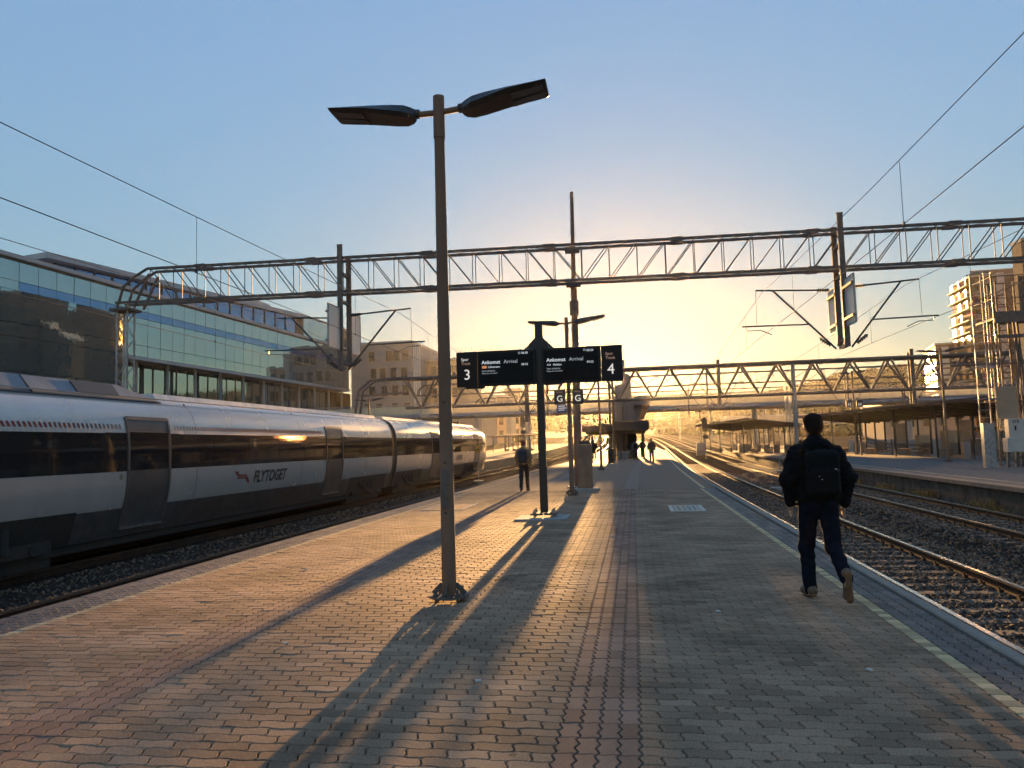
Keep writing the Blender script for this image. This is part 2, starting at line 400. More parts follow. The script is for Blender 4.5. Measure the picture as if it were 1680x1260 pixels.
# solid core (top 3 cm low, under the stones), then a finished top further out
b = MB().use(M_bed); rings = []
for y in [-3, 5, 14, 20, 26.0]:
    o = off(y); rings.append([(PL + .14 + o, y, -1.1), (PR - .14 + o, y, -1.1), (PR - .14 + o, y, -.026), (PL + .14 + o, y, -.026)])
b.loft(rings); b.build('paving_bed', plat)
def pave_far():
    m = bpy.data.materials.new('far_paving'); m.use_nodes = True; nt = m.node_tree; N = nt.nodes; L = nt.links
    br = N.new('ShaderNodeTexBrick'); tc = N.new('ShaderNodeTexCoord'); L.new(tc.outputs['Object'], br.inputs['Vector'])
    br.inputs['Color1'].default_value = (.30, .21, .15, 1); br.inputs['Color2'].default_value = (.25, .175, .125, 1); br.inputs['Mortar'].default_value = (.05, .045, .04, 1)
    br.inputs['Scale'].default_value = 1; br.inputs['Brick Width'].default_value = .22; br.inputs['Row Height'].default_value = .11; br.inputs['Mortar Size'].default_value = .006
    L.new(br.outputs['Color'], N['Principled BSDF'].inputs['Base Color']); N['Principled BSDF'].inputs['Roughness'].default_value = .9; N['Principled BSDF'].inputs['Specular IOR Level'].default_value = .05
    return m
M_far = pave_far(); M_fred = mat('far_red_paver', (.29, .19, .14), .9, spec=.15, c2=(.23, .175, .145), scale=8); M_yel2 = mat('worn_line_paver', (.40, .31, .19), .85, c2=(.30, .24, .16), scale=18, bump=.6, bscale=190, tint=.4, bdist=.005, spec=.12)  # far red strips get a duller red
b = MB().use(M_far); rings = []
for y in [26.0] + list(range(30, 176, 6)):
    o, z = off(y), rise(y); w = np.interp(y, [100, 175], [0, 2.6]); rings.append([(PL + .14 + w + o, y, -1.1 + z), (PR - .14 - w + o, y, -1.1 + z), (PR - .14 - w + o, y, z), (PL + .14 + w + o, y, z)])
b.loft(rings); b.build('distant_paving', plat)
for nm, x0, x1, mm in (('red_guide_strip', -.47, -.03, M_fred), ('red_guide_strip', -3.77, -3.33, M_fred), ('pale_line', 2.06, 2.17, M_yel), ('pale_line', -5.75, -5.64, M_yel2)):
    ribbon(nm, x0, x1, .004, .004, [26.0] + list(range(30, 110, 6)), mm, plat)
# field stones
Y0, Y1 = 2.3, 26.0
def rows(xa, xb):
    n = round((xb - xa) / .11)
    for j in range(int((Y1 - Y0) / .11)):
        y = Y0 + .055 + j * .11; i = 0
        if j % 2: PS['h0'].append((xa + .055, y)); i = 1
        while i + 2 <= n: PS['f1' if i % 2 else 'f0'].append((xa + (i + 1) * .11, y)); i += 2
        if i < n: PS['h1' if i % 2 else 'h0'].append((xa + (i + .5) * .11, y))
PS = dict(f0=[], f1=[], h0=[], h1=[])
for xa, xb in ((-.03, 2.06), (-3.33, -.47), (-5.64, -3.77)): rows(xa, xa + round((xb - xa) / .11) * .11)
lay(plat, 'paving_stone', M_pave, T_full, PS['f0'], limit=150); lay(plat, 'paving_stone', M_pave, T_odd, PS['f1'], limit=150)
lay(plat, 'half_paving_stone', M_pave, T_half, PS['h0'], limit=80); lay(plat, 'half_paving_stone', M_pave, T_half_odd, PS['h1'], limit=40)
rd = [(x0 + .055 + k * .11, Y0 + .11 + j * .22) for x0 in (-.47, -3.77) for k in range(4) for j in range(int((Y1 - Y0) / .22))]
lay(plat, 'red_paving_stone', M_red, T_red, rd, True)
ed = [(x0 + .055 + k * .11, Y0 + .11 + j * .22 + (k % 2) * .11) for x0, n in ((2.17, 3), (-6.19, 4)) for k in range(n) for j in range(int((Y1 - Y0) / .22))]
lay(plat, 'brown_paving_stone', M_brown, T_red, ed, True)
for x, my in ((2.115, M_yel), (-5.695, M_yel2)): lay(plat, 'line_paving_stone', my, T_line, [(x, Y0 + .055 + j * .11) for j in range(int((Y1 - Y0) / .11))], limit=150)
# white edge stones (right) and dark edge stones (left), one by one out to 40 m
me = MB().use(M_white).bbox(-.055, .055, -.497, .497, -.22, .006, .012).mesh('edge_stone')
for k in range(42):
    y = 2.5 + k; inst('edge_stone', me, plat, (PR - .065 + off(y) + (.02 if y < 10 else .03), y, 0), (0, 0, -math.atan2(off(y + .5) - off(y - .5), 1)))
me2 = MB().use(M_brown).bbox(-.07, .07, -.497, .497, -.22, .0, .015).mesh('kerb_stone')
for k in range(42):
    y = 2.5 + k; inst('kerb_stone', me2, plat, (PL + .07 + off(y), y, 0), (0, 0, -math.atan2(off(y + .5) - off(y - .5), 1)))
for nm, x0, x1, mm in (('edge_stone_strip', PR - .14, PR, M_white), ('kerb_strip', PL, PL + .14, M_brown)):
    b = MB().use(mm); b.loft([[(x0 + off(y), y, -.22 + rise(y)), (x1 + off(y), y, -.22 + rise(y)), (x1 + off(y), y, .006 + rise(y)), (x0 + off(y), y, .006 + rise(y))] for y in [44.0] + list(range(48, 110, 6))]); b.build(nm, plat)

# ------------------------------------------------------------------ platform across the tracks (right)
QL, QR = 10.42, 19.0
b = MB().use(M_asph)
b.loft([[(QL + .3 + off(y), y, -1.1), (QR + off(y) * .6, y, -1.1), (QR + off(y) * .6, y, 0), (QL + .3 + off(y), y, 0)] for y in [6, 12, 20, 30, 40, 50, 60, 70, 80, 90, 100, 112]])
plat2 = struct('side_platform', b)
M_wall = mat('stained_wall', (.13, .11, .09), .95, c2=(.07, .06, .05), scale=2.5, spec=.1, bump=.3); M_cope = mat('worn_coping', (.24, .19, .155), .9, c2=(.18, .145, .12), scale=5, spec=.1)
b = MB().use(M_wall)
b.loft([[(QL + .12 + off(y), y, -1.1), (QL + .3 + off(y), y, -1.1), (QL + .3 + off(y), y, -.12), (QL + .12 + off(y), y, -.12)] for y in [6, 12, 20, 30, 40, 50, 60, 70, 80, 90, 100, 112]])
b.build('edge_wall', plat2)
me = MB().use(M_cope).bbox(-.2, .2, -.993, .993, -.125, .01, .015).mesh('coping_slab')
for k in range(40):
    y = 7 + 2 * k; inst('coping_slab', me, plat2, (QL + .2 + off(y), y, 0), (0, 0, -math.atan2(off(y + 1) - off(y - 1), 2)))
me = MB().use(M_wall).bbox(-.09, .09, -.09, .09, -1.1, -.121, .004).mesh('wall_rib')
for k in range(30): y = 7.5 + 2 * k; inst('wall_rib', me, plat2, (QL + .2 + off(y), y, 0))
ribbon('pale_line', QL + .95, QL + 1.06, .005, .005, [6, 12, 20, 30, 40, 50, 60, 70, 80, 90], M_yel, plat2)
# platform on the far left, behind the train
b = MB().use(M_asph)
b.loft([[(-27 + off(y), y, -1.1 + rise(y)), (-15.4 + off(y), y, -1.1 + rise(y)), (-15.4 + off(y), y, rise(y)), (-27 + off(y), y, rise(y))] for y in range(40, 176, 8)])
plat3 = struct('far_platform', b)

# ------------------------------------------------------------------ tracks
RT = -.57
def rail_profile():
    return [(-.036, 0), (-.036, -.035), (-.009, -.05), (-.009, -.135), (-.07, -.15), (-.07, -.168), (.07, -.168), (.07, -.15), (.009, -.135), (.009, -.05), (.036, -.035), (.036, 0)]
SLP = MB().use(M_slp); SLP.loft([[(-1.28, -.13, -.2), (1.28, -.13, -.2), (1.28, .13, -.2), (-1.28, .13, -.2)], [(-1.26, -.11, 0), (1.26, -.11, 0), (1.26, .11, 0), (-1.26, .11, 0)]])
SLP = SLP.mesh('sleeper')
CLIP = MB().use(M_rail); CLIP.box(-.11, -.05, -.05, .05, 0, .05); CLIP.box(.05, .11, -.05, .05, 0, .05); CLIP.tube((-.09, 0, .05), (-.09, 0, .08), .018, n=6); CLIP.tube((.09, 0, .05), (.09, 0, .08), .018, n=6)
CLIP = CLIP.mesh('rail_clip')
def track(xc, y0, y1, sl=True, path=None, clips=0):
    t = thing('railway_track', None, None, (0, 0, 0)); t['kind'] = 'structure'
    P = path or (lambda y: (xc + off(y), rise(y)))
    ys = list(np.arange(y0, 60, 6)) + list(np.arange(max(60, y0), y1 + 1, 8))
    for s in (-.755, .755):
        b = MB(); pr = rail_profile()
        rings = [[(P(y)[0] + s + u, y, RT + P(y)[1] + v) for u, v in pr] for y in ys]
        n = len(pr); vs = [p for r in rings for p in r]
        for k in range(len(rings) - 1):
            for i in range(n):
                j = (i + 1) % n; b.use(M_head if i == n - 1 or i in (0, 10) else M_rail); b.f.append((k * n + i, k * n + j, (k + 1) * n + j, (k + 1) * n + i)); b.mi.append(b.cur)
        b.v = vs; b.build('rail', t)
    if sl:
        for k in range(int((min(y1, 75) - y0) / .6)):
            y = y0 + k * .6; x, z = P(y); inst('sleeper', SLP, t, (x + float(rng.normal(0, .01)), y, RT - .158 + z), (0, 0, -math.atan2(P(y + 1)[0] - P(y - 1)[0], 2)))
            if clips and y < clips:
                for s in (-.755, .755): inst('rail_clip', CLIP, t, (x + s, y, RT - .158 + z))
    return t
TX = [4.42, 8.72, -8.2, -12.35]
track(4.42, 2, 420, clips=26); track(8.72, 8, 420, clips=26); track(-8.2, 6, 420, clips=22); track(-12.35, 8, 420, sl=False)
def crossover(y):
    t = min(max((y - 95) / 70, 0), 1); t = t * t * (3 - 2 * t); return (8.72 + off(y) - 4.3 * t, rise(y))
track(0, 80, 175, False, crossover)
for xc, y0 in ((13.0, 125), (17.4, 125), (22, 120), (-16.5, 180), (-21, 180), (-32, 90)): track(xc, y0, 420, False)
# ballast bed between the platforms, banked up to the sleepers
def bed(name, xa, xb, centres, y0, y1):
    xs = np.linspace(xa, xb, int((xb - xa) / .25) + 1); ys = [y0 + 2 * k for k in range(int((60 - y0) / 2))] + list(range(60, y1, 10)); V = []
    for y in ys:
        for x in xs:
            d = min(abs(x - c) for c in centres); z = -.745 if d < 1.5 else -.745 - .16 * min(1, (d - 1.5) / .5)
            V.append((x + off(y), y, z + rise(y)))
    n = len(xs); F = np.array([[j * n + i, j * n + i + 1, (j + 1) * n + i + 1, (j + 1) * n + i] for j in range(len(ys) - 1) for i in range(n - 1)])
    return link(name, np_mesh(name, V, [F]), M_earth, kind='structure')
bed('ballast_bed', 2.45, 10.6, (4.42, 8.72), 0, 440); bed('ballast_bed', -15.4, -6.2, (-8.2, -12.35), 0, 440)
# loose stones
def stone_templates():
    out = []
    for k in range(6):
        bm = bmesh.new(); bmesh.ops.create_icosphere(bm, subdivisions=1, radius=1)
        r = np.random.default_rng(k)
        V = np.array([v.co[:] for v in bm.verts]); V *= r.uniform(.72, 1.2, (len(V), 1)); V *= r.uniform(.7, 1.2, 3) * [1, 1, .75]
        F = np.array([[v.index for v in f.verts] for f in bm.faces]); bm.free(); out.append((V, [F]))
    return out
ST = stone_templates()
def rand_rot(n):
    q = rng.normal(size=(n, 4)); q /= np.linalg.norm(q, axis=1)[:, None]; w, x, y, z = q.T
    return np.stack([np.stack([1 - 2 * (y * y + z * z), 2 * (x * y - z * w), 2 * (x * z + y * w)], 1), np.stack([2 * (x * y + z * w), 1 - 2 * (x * x + z * z), 2 * (y * z - x * w)], 1), np.stack([2 * (x * z - y * w), 2 * (y * z + x * w), 1 - 2 * (x * x + y * y)], 1)], 1)
def ballast(xa, xb, centres, y0, y1, n, smin=.014, smax=.037):
    u = rng.uniform(0, 1, n); y = (np.sqrt(y0) + u * (np.sqrt(y1) - np.sqrt(y0))) ** 2; x = rng.uniform(xa, xb, n)
    d = np.min([np.abs(x - c) for c in centres], 0); z = np.where(d < 1.5, -.745, -.745 - .16 * np.minimum(1, (d - 1.5) / .5))
    onsl = (np.abs(((y - (y0 % .6)) / .6) % 1 - .5) > .34) & (d < 1.25); keep = ~(onsl & (rng.uniform(0, 1, n) < .3))
    x, y, z = x[keep], y[keep], z[keep]; n = len(x)
    o = np.interp(y, _oy, _ox); s = rng.uniform(smin, smax, n) * np.interp(y, [5, 40], [1, 1.5])
    pos = np.stack([x + o, y, z + s * rng.uniform(-.1, .55, n)], 1); ms = rand_rot(n) * s[:, None, None]; tint = rng.uniform(-.75, 1, n)
    for k in range(6):
        i = np.arange(n) % 6 == k
        yield replicate('ballast_stones', ST[k][0], ST[k][1], ms[i], pos[i], tint[i])
def ballast_obj(*a):
    mes = list(ballast(*a)); o = None
    bm = bmesh.new()
    for m_ in mes: bm.from_mesh(m_)
    me = mes[0]; bm.to_mesh(me); bm.free()
    link('ballast_stones', me, M_stone, kind='stuff')
ballast_obj(2.7, 10.5, (4.42, 8.72), 4.5, 55, 60000); ballast_obj(-11.2, -6.3, (-8.2, -12.35), 7, 42, 22000)
# ------------------------------------------------------------------ hills and far woods
def ridge(az):   # horizon height of the wooded hill by direction (tan of azimuth)
    return np.interp(az, [-1.4, -.6, -.3, -.12, 0.0, .06, .10, .14, .18, .22, .27, .33, .42, .55, .9, 1.5], [60, 55, 50, 34, 26, 30, 42, 49, 53, 60, 70, 78, 84, 78, 70, 60])
def hill_h(x, y):
    h = float(ridge(x / max(y, 1))) * .5; t = min(max((y - 330) / 150, 0), 1); t = t * t * (3 - 2 * t)
    return 7 + (h - 7) * t * min(1.1, y / 480) + 1.2 * math.sin(x * .05 + y * .03) * t
hx = np.linspace(-900, 900, 91); hy = np.linspace(330, 620, 21)
V = np.array([[x, y, hill_h(x, y)] for y in hy for x in hx]); n = len(hx)
F = np.array([[j * n + i, j * n + i + 1, (j + 1) * n + i + 1, (j + 1) * n + i] for j in range(len(hy) - 1) for i in range(n - 1)])
M_hill = mat('hill_grass', (.07, .075, .035), .97, spec=0.0, c2=(.045, .045, .022), scale=.02)
link('hill', np_mesh('hill', V, [F]), M_hill, kind='structure')
M_wood = mat('far_foliage', (.075, .07, .03), .95, spec=.05, c2=(.035, .04, .018), scale=.08, tint=.5)
nt_ = 9000
ty = rng.uniform(380, 540, nt_); tx = rng.uniform(-.7, .9, nt_) * ty; tz = np.array([hill_h(a, b_) for a, b_ in zip(tx, ty)])
s = rng.uniform(1.3, 2.9, nt_); ms = rand_rot(nt_) * s[:, None, None]; ms[:, 2, :] *= 1.25
link('far_wood', replicate('far_wood', ST[1][0], ST[1][1], ms, np.stack([tx, ty, tz + s * .4], 1), rng.uniform(-1, 1, nt_)), M_wood, kind='stuff')
# nearer belts of scrub along the line
def belt(n, fx, fy, smin, smax, name='trackside_scrub'):
    y = rng.uniform(*fy, n); x = rng.uniform(0, 1, n); x = np.array([fx(yy, u) for yy, u in zip(y, x)]); s = rng.uniform(smin, smax, n)
    z = np.array([rise(yy) for yy in y]) - 1 + s * .5; ms = rand_rot(n) * s[:, None, None] * rng.uniform(.6, 1.2, (n, 1, 1))
    link(name, replicate(name, ST[3][0], ST[3][1], ms, np.stack([x, y, z], 1), rng.uniform(-1, 1, n)), M_wood, kind='stuff')
belt(1500, lambda y, u: 40 + 70 * u + (y - 200) * .25, (200, 330), .7, 1.9)
belt(700, lambda y, u: -75 + 40 * u + off(y), (240, 330), .7, 2.0)
belt(900, lambda y, u: off(y) + 14 + 40 * u, (270, 330), .8, 2.2)

# ------------------------------------------------------------------ long glass office building (left)
FA = R(2.985); FT = Vector((math.sin(FA), math.cos(FA), 0)); FN = Vector((math.cos(FA), -math.sin(FA), 0))
FO = Vector((-64.41, 91.0, 0))
M_glass = mat('green_mirror_glass', (.36, .45, .46), .03, .85, c2=(.32, .41, .42), scale=.3, bump=.02, bscale=.55, bdist=.35, detail=1)
M_blue = mat('blue_spandrel_glass', (.14, .26, .44), .05, .75, c2=(.13, .24, .41), scale=.3, bump=.02, bscale=.5, bdist=.3)
M_mull = mat('dark_mullion', (.06, .065, .07), .5, .3, scale=5)
M_fascia = mat('grey_fascia', (.42, .42, .43), .55, .3, c2=(.36, .36, .37), scale=2)
M_soff = mat('dark_soffit', (.07, .065, .06), .7, scale=2)
office = thing('glass_office_building', 'long green mirror glass office block behind the silver train', 'building', (-66, 91, 0))
def fp(s, n, z): v = FO + FT * s + FN * n; return (v.x, v.y, z)   # point on the facade
def fbox(b, s0, s1, n0, n1, z0, z1):
    b.loft([[fp(s0, n0, z), fp(s1, n0, z), fp(s1, n1, z), fp(s0, n1, z)] for z in (z0, z1)])
PW = 2.62; S0 = -52.0; NP = 46; S1 = S0 + NP * PW
b = MB().use(M_soff); fbox(b, S0, S1, -30, -.12, 14.3, 23.3); fbox(b, S0, -2.4, -30, -.12, -1, 14.3); fbox(b, -2.4, S1 + 8, -30, -3.2, -1, 14.3); b.build('core', office)
b = MB().use(M_fascia); fbox(b, S0, S1 + .1, -30.2, .25, 23.3, 23.75); fbox(b, -2.4, S1 + .15, -4, .2, 14.25, 14.75); b.build('roof_edge', office)
b = MB().use(M_soff); fbox(b, S0, S1, -.1, .1, 23.0, 23.3); b.build('dark_eave_strip', office)  # solid dark strip under the roof edge
pane_cache = {}
def pane(name, s, z0, z1, m, w=PW, twist=0.0, n=0.0, wob=.0035):
    key = (round(w, 2), round(z1 - z0, 2), m.name)
    if key not in pane_cache:
        q = MB().use(m); q.box(-.05, .0, .035, w - .035, .03, z1 - z0 - .03); pane_cache[key] = q.mesh(name)
    o = inst(name, pane_cache[key], office, fp(s, n, z0), (float(rng.normal(0, wob)), float(rng.normal(0, wob)), -FA + twist + float(rng.normal(0, wob))))
    return o
for k in range(NP):
    s = S0 + k * PW; low = s < -2.5
    tw = -R(9) if low and s > -24 else 0  # low panes turned so they mirror the unseen slab
    pane('glass_pane', s, 20.85, 23.0, M_glass); pane('glass_pane', s, 19.85, 20.85, M_blue if s > -20 else M_glass)
    pane('glass_pane', s, 16.25, 19.85, M_glass, twist=tw, wob=.003); pane('glass_pane', s, 14.75, 16.25, M_glass if not low else M_glass, twist=tw, wob=.003)
    if low:
        for z0, z1 in ((11, 14.75), (7.2, 11), (3.4, 7.2), (-.6, 3.4)): pane('glass_pane', s, z0, z1, M_glass, twist=tw, wob=.004)
    else:
        for z0, z1 in ((9.4, 14.2), (4.6, 9.4), (-.6, 4.6)): pane('recessed_pane', s, z0, z1, M_glass, n=-3)
bm_ = MB().use(M_mull); bm_.box(-.02, .06, -.05, .05, -.6, 14.2); mull = bm_.mesh('mullion')
for k in range(int((S1 + 2.4) / PW)): inst('mullion', mull, office, fp(-2.4 + k * PW, -2.95, 0), (0, 0, -FA))
b = MB().use(M_mull)
for z in (9.4, 4.6): fbox(b, -2.4, S1 + 8, -3.05, -2.88, z - .08, z + .08)
b.build('transom', office)
b = MB().use(M_conc)
for k in range(12): q = fp(k * 6.5 + 2, -1, 0); b.tube((q[0], q[1], -1), (q[0], q[1], 14.3), .25, n=10)
b.build('column', office)
# set-back top storey that meets the front at its far end
A0 = Vector((-73.5, 88, 0)); B0 = Vector((-61.95, 138.6, 0)); ST_ = (B0 - A0).normalized(); nS = int((B0 - A0).length / 2.9); SA = math.atan2(ST_.x, ST_.y)
topst = MB().use(M_soff); P2 = [A0, B0, B0 + Vector((-22, 3, 0)), A0 + Vector((-22, 5, 0))]
topst.loft([[(p.x, p.y, z) for p in P2] for z in (23.74, 26.9)]); topst.build('top_storey_core', office)
q = MB().use(M_fascia); P3 = [A0 + Vector((1.0, -2.5, 0)), B0 + Vector((.5, 0, 0)), B0 + Vector((-22, 3, 0)), A0 + Vector((-22, 3, 0))]; q.loft([[(p.x, p.y, z) for p in P3] for z in (27.0, 27.75)]); q.build('top_roof', office)
q = MB().use(M_blue); q.box(.02, .1, .14, 2.76, 23.8, 26.9); tp = q.mesh('top_pane'); q = MB().use(M_mull); q.box(.02, .22, -.12, .12, 23.8, 26.95); tm = q.mesh('top_mullion')
for k in range(nS):
    p = A0 + ST_ * (k * 2.9); inst('top_pane', tp, office, (p.x, p.y, 0), (0, 0, -SA)); inst('top_mullion', tm, office, (p.x, p.y, 0), (0, 0, -SA))
sB = (B0 - FO).dot(FT)
q = MB().use(M_soff); fbox(q, sB, S1, -20, -.12, 23.76, 27.5); q.build('end_core', office)
q = MB().use(M_fascia); fbox(q, sB, S1 + .1, -20, .2, 27.5, 27.85); q.build('end_roof', office)
for k in range(int((S1 - sB) / PW)): pane('glass_pane', sB + k * PW, 23.8, 27.5, M_glass)
q = MB().use(M_fascia); q.box(-71, -66, 128, 133, 27.5, 29.0); q.build('roof_plant', office)

# ------------------------------------------------------------------ pale office blocks behind the glass building
M_beige = mat('beige_cladding', (.28, .275, .275), .8, c2=(.23, .225, .225), scale=1.2, bump=.2, bscale=9, stretch=(1, 1, 6))
M_tan = mat('tan_cladding', (.40, .29, .19), .8, c2=(.33, .24, .16), scale=1.2, bump=.2, bscale=9, stretch=(1, 1, 6))
M_win = mat('dark_window', (.03, .028, .025), .08, c2=(.05, .045, .04), scale=.6)
M_frame = mat('window_frame', (.30, .24, .17), .6, scale=3)
_win = {}
def win_mesh(w, h, fr=M_frame, gl=M_win):
    k = (round(w, 2), round(h, 2), fr.name)
    if k not in _win:
        q = MB().use(fr); q.box(-w / 2, w / 2, -.10, .02, -.06, .06); q.box(-w / 2, w / 2, -.10, .02, h - .06, h + .06); q.box(-w / 2, -w / 2 + .12, -.10, .02, .06, h - .06); q.box(w / 2 - .12, w / 2, -.10, .02, .06, h - .06)
        q.use(gl); q.box(-w / 2 + .12, w / 2 - .12, -.04, 0, .06, h - .06); _win[k] = q.mesh('window')
    return _win[k]
def block(name, label, x0, x1, y0, y1, zt, m, wins, group=None, z0=-1, roof=True, w=(1.5, 2.2)):
    t = thing(name, label, 'building', ((x0 + x1) / 2, y0, 0), group)
    MB().use(m).box(x0, x1, y0, y1, z0, zt).build('wall', t)
    if roof: MB().use(M_fascia).box(x0 - .2, x1 + .2, y0 - .2, y1 + .2, zt + .002, zt + .5).build('roof_edge', t)
    for (x, z) in wins: inst('window', win_mesh(*w), t, (x, y0 - .02, z))
    return t
wz = [20.6, 16.9, 13.0, 9.2, 5.4]
w1 = [(x, z) for z, xs in zip(wz, ((-55.8, -51.8, -50.2, -48.2), (-55.4, -53.3, -50.9, -48.5), (-55.8, -53.0, -50.6, -48.2), (-57, -54.2, -50.7, -48.0), (-57.8, -55.8, -52.4, -48.6))) for x in xs]
g = block('beige_office_block', 'beige stepped office block behind the end of the glass building', -60.5, -46.6, 160, 185, 24.4, M_beige, w1)
q = MB().use(M_beige).box(-60.5, -45.1, 160.3, 184.7, -1, 23.5); q.build('stair_bay', g)
fin = MB().use(mat('white_fin', (.70, .70, .70), .5, scale=3)); fin.box(-.12, .12, -.35, 0, 0, 1.9); fin = fin.mesh('white_fin')
for r_ in range(11):
    for c_ in range(4): inst('white_fin', fin, g, (-46.3 + c_ * .42, 160.28, 2.5 + r_ * 1.9 + (c_ % 2) * .5))
w2 = [(x, z) for z in (17.4, 12.5, 8.6, 4.9) for x in (-43.2, -41.0, -38.5)]
block('tan_office_block', 'tan brick office block standing right of the beige one', -44.9, -37.6, 165, 190, 20.8, M_tan, w2)
block('grey_terrace_block', 'low grey block with paired windows under the glass building', -66, -58, 172, 190, 10.8, M_beige, [(x, z) for z in (7.2, 2.8) for x in (-64, -62.2, -60.4)])
# golden blocks further along the line
M_gold = mat('sand_render', (.46, .36, .25), .85, c2=(.40, .31, .22), scale=.8)
louv = MB().use(mat('pale_louvre', (.55, .52, .48), .6, scale=2)); louv.box(-.12, .12, -.3, 0, 0, 1); louv = louv.mesh('louvre')
g = block('louvred_block', 'low block with upright white louvres beyond the train nose', -57, -40, 205, 225, 15.5, M_gold, [])
for k in range(34): inst('louvre', louv, g, (-56.6 + k * .49, 204.95, 1.5), sc=(1, 1, 12.5))
block('sand_block', 'sand coloured block with few windows behind the departure sign', -46.5, -38.8, 235, 255, 16.8, M_gold, [(x, z) for z in (12, 8, 4) for x in (-45, -42.5, -40.4)])
block('narrow_sand_tower', 'narrow sand coloured tower seen through the far gantries', -44, -38.6, 265, 280, 21, M_gold, [(x, z) for z in (17, 13, 9, 5) for x in (-42.6, -40)])
block('warehouse_shed', 'long low warehouse at the foot of the wooded hill', 38, 84, 330, 350, 10.5, M_gold, [(42 + k * 5, 5) for k in range(8)], w=(2.6, 2))
block('yard_building', 'plain sand coloured yard building beyond the second shelter', 50, 66, 165, 180, 7.5, M_gold, [(52 + k * 3, 3) for k in range(5)])

# ------------------------------------------------------------------ tall flats on the right, glinting on the side towards the sun
M_brick = mat('brown_brick', (.17, .12, .09), .85, c2=(.12, .085, .065), scale=1.5, bump=.3, bscale=12)
M_slab = mat('pale_slab', (.42, .38, .34), .7, scale=1.5)
M_bal = mat('balcony_glass', (.20, .19, .18), .22, .2, c2=(.15, .14, .13), scale=.8, spec=1.0)
M_glint = mat('sun_glint_glass', (.80, .47, .22), .32, .9, c2=(.66, .38, .18), scale=.7, bump=.12, bscale=.9, bdist=.3)  # golden sun glint put into the glass colour
M_whitep = mat('white_panel', (.55, .54, .53), .6, scale=2)
tw_ = thing('tower_flats', 'tall brown tower flats with a glinting golden flank at right', 'building', (82.4, 200, 0), rz=-R(3))
def lb(mt, *a): return MB().use(mt).box(*a)
tw_part = lambda mt, name, *a: lb(mt, *a).build(name, tw_, world=False)
tw_part(M_brick, 'wall', .25, 30, .25, 13.5, -1, 39.2); tw_part(M_slab, 'roof_edge', -.05, 30.1, -.05, 13.8, 39.2, 39.6); tw_part(M_bal, 'roof_rail', 0.3, 30, .2, .25, 39.6, 40.8)
fl = [k * 2.87 for k in range(14)]
s_slab = MB().use(M_slab).box(-.9, .24, -.2, 13.6, -.14, .14).mesh('flank_slab'); s_pan = MB().use(M_glint).box(-.06, .0, -1.9, 1.9, .16, 2.0).mesh('flank_panel')
b_pan = MB().use(M_bal).box(0, 4.4, -1.3, -1.24, .1, 1.15).mesh('balcony_rail'); b_slab = MB().use(M_slab).box(-.1, 4.5, -1.34, .24, -.12, .1).mesh('balcony_slab')
wp = MB().use(M_whitep).box(0, 1.7, .18, .245, .1, 2.6).mesh('white_panel'); dw = MB().use(M_win).box(0, 2.2, .19, .244, .2, 2.5).mesh('dark_window')
for i, z in enumerate(fl):
    def li(nm, me, x, y, zz): o = bpy.data.objects.new(nm, me); COL.objects.link(o); o.parent = tw_; o.location = (x, y, zz); return o
    li('flank_slab', s_slab, 0, 0, z)
    for k in range(3):
        if rng.uniform() < .9: li('flank_panel', s_pan, -.5, 2.2 + 4.4 * k + float(rng.uniform(-.2, .2)), z).rotation_euler = (0, 0, -R(8.5) + float(rng.normal(0, .03)))
    for k, x in enumerate((.6, 9.2, 17.6)):
        li('balcony_slab', b_slab, x, 0, z); li('balcony_rail', b_pan, x, 0, z)
    for x in (5.6, 14.4, 22.5): li('white_panel', wp, x + .4 * (i % 2), 0, z)
    for x in (1, 3.3, 9.6, 11.8, 18, 20.2, 25, 27.4): li('dark_window', dw, x, 0, z)
low = thing('low_golden_flats', 'lower block of flats attached left of the glinting tower', 'building', (78.4, 214, 0), rz=-R(11.5))
MB().use(M_brick).box(.3, 6, .3, 20, -1, 24.5).build('wall', low, world=False); MB().use(M_slab).box(0, 6.1, 0, 20.2, 24.5, 24.9).build('roof_edge', low, world=False)
for i in range(8):
    for k in range(4): o = bpy.data.objects.new('flank_panel', s_pan); COL.objects.link(o); o.parent = low; o.location = (.2, 2.4 + 4.9 * k, 1 + i * 2.9)
    o = bpy.data.objects.new('front_panel', wp); COL.objects.link(o); o.parent = low; o.location = (1.6, .05, 1 + i * 2.9)
g = thing('brick_tower', 'dark brick block with slanted roof and blue windows at right edge', 'building', (70, 150, 0))
q = MB().use(M_brick); q.prism([(70.9, -1), (92, -1), (92, 44.5), (70.9, 35.8)], 'y', 150, 153.6); q.build('wall', g)
q = MB().use(M_slab); q.prism([(70.8, 35.85), (92.2, 44.6), (92.2, 45.1), (70.8, 36.35)], 'y', 149.8, 153.8); q.build('roof_edge', g)
wb = win_mesh(2.0, 2.5, M_mull, mat('sky_blue_window', (.10, .22, .28), .04, .6, scale=.5))
for x in (72.6, 77.1, 81.6, 86.1):
    for z in (31.5, 27.6, 22, 17.6, 12, 7.5, 3): inst('window', wb, g, (x, 149.98, z))
M_dslab = mat('dark_slab_cladding', (.055, .055, .06), .7, c2=(.035, .035, .04), scale=.3)
g = thing('mirrored_slab', 'dark tall slab added out of view to be mirrored in the glass', 'building', (100, 122, 0))  # unseen block added for the dark reflection in the glass building
q = MB().use(M_dslab); q.prism([(93, 122), (120, 122), (120, 186), (97.8, 186), (93, 177)], 'z', -1, 50); q.build('wall', g)
for x0_, y0_, y1_, z_ in ((95, 124, 133, 55), (95, 139, 146, 52.5), (96, 150, 161, 57), (96, 166, 172, 53)): q = MB().use(M_dslab); q.box(x0_, 112, y0_, y1_, 50.02, z_); q.build('roof_house', g)
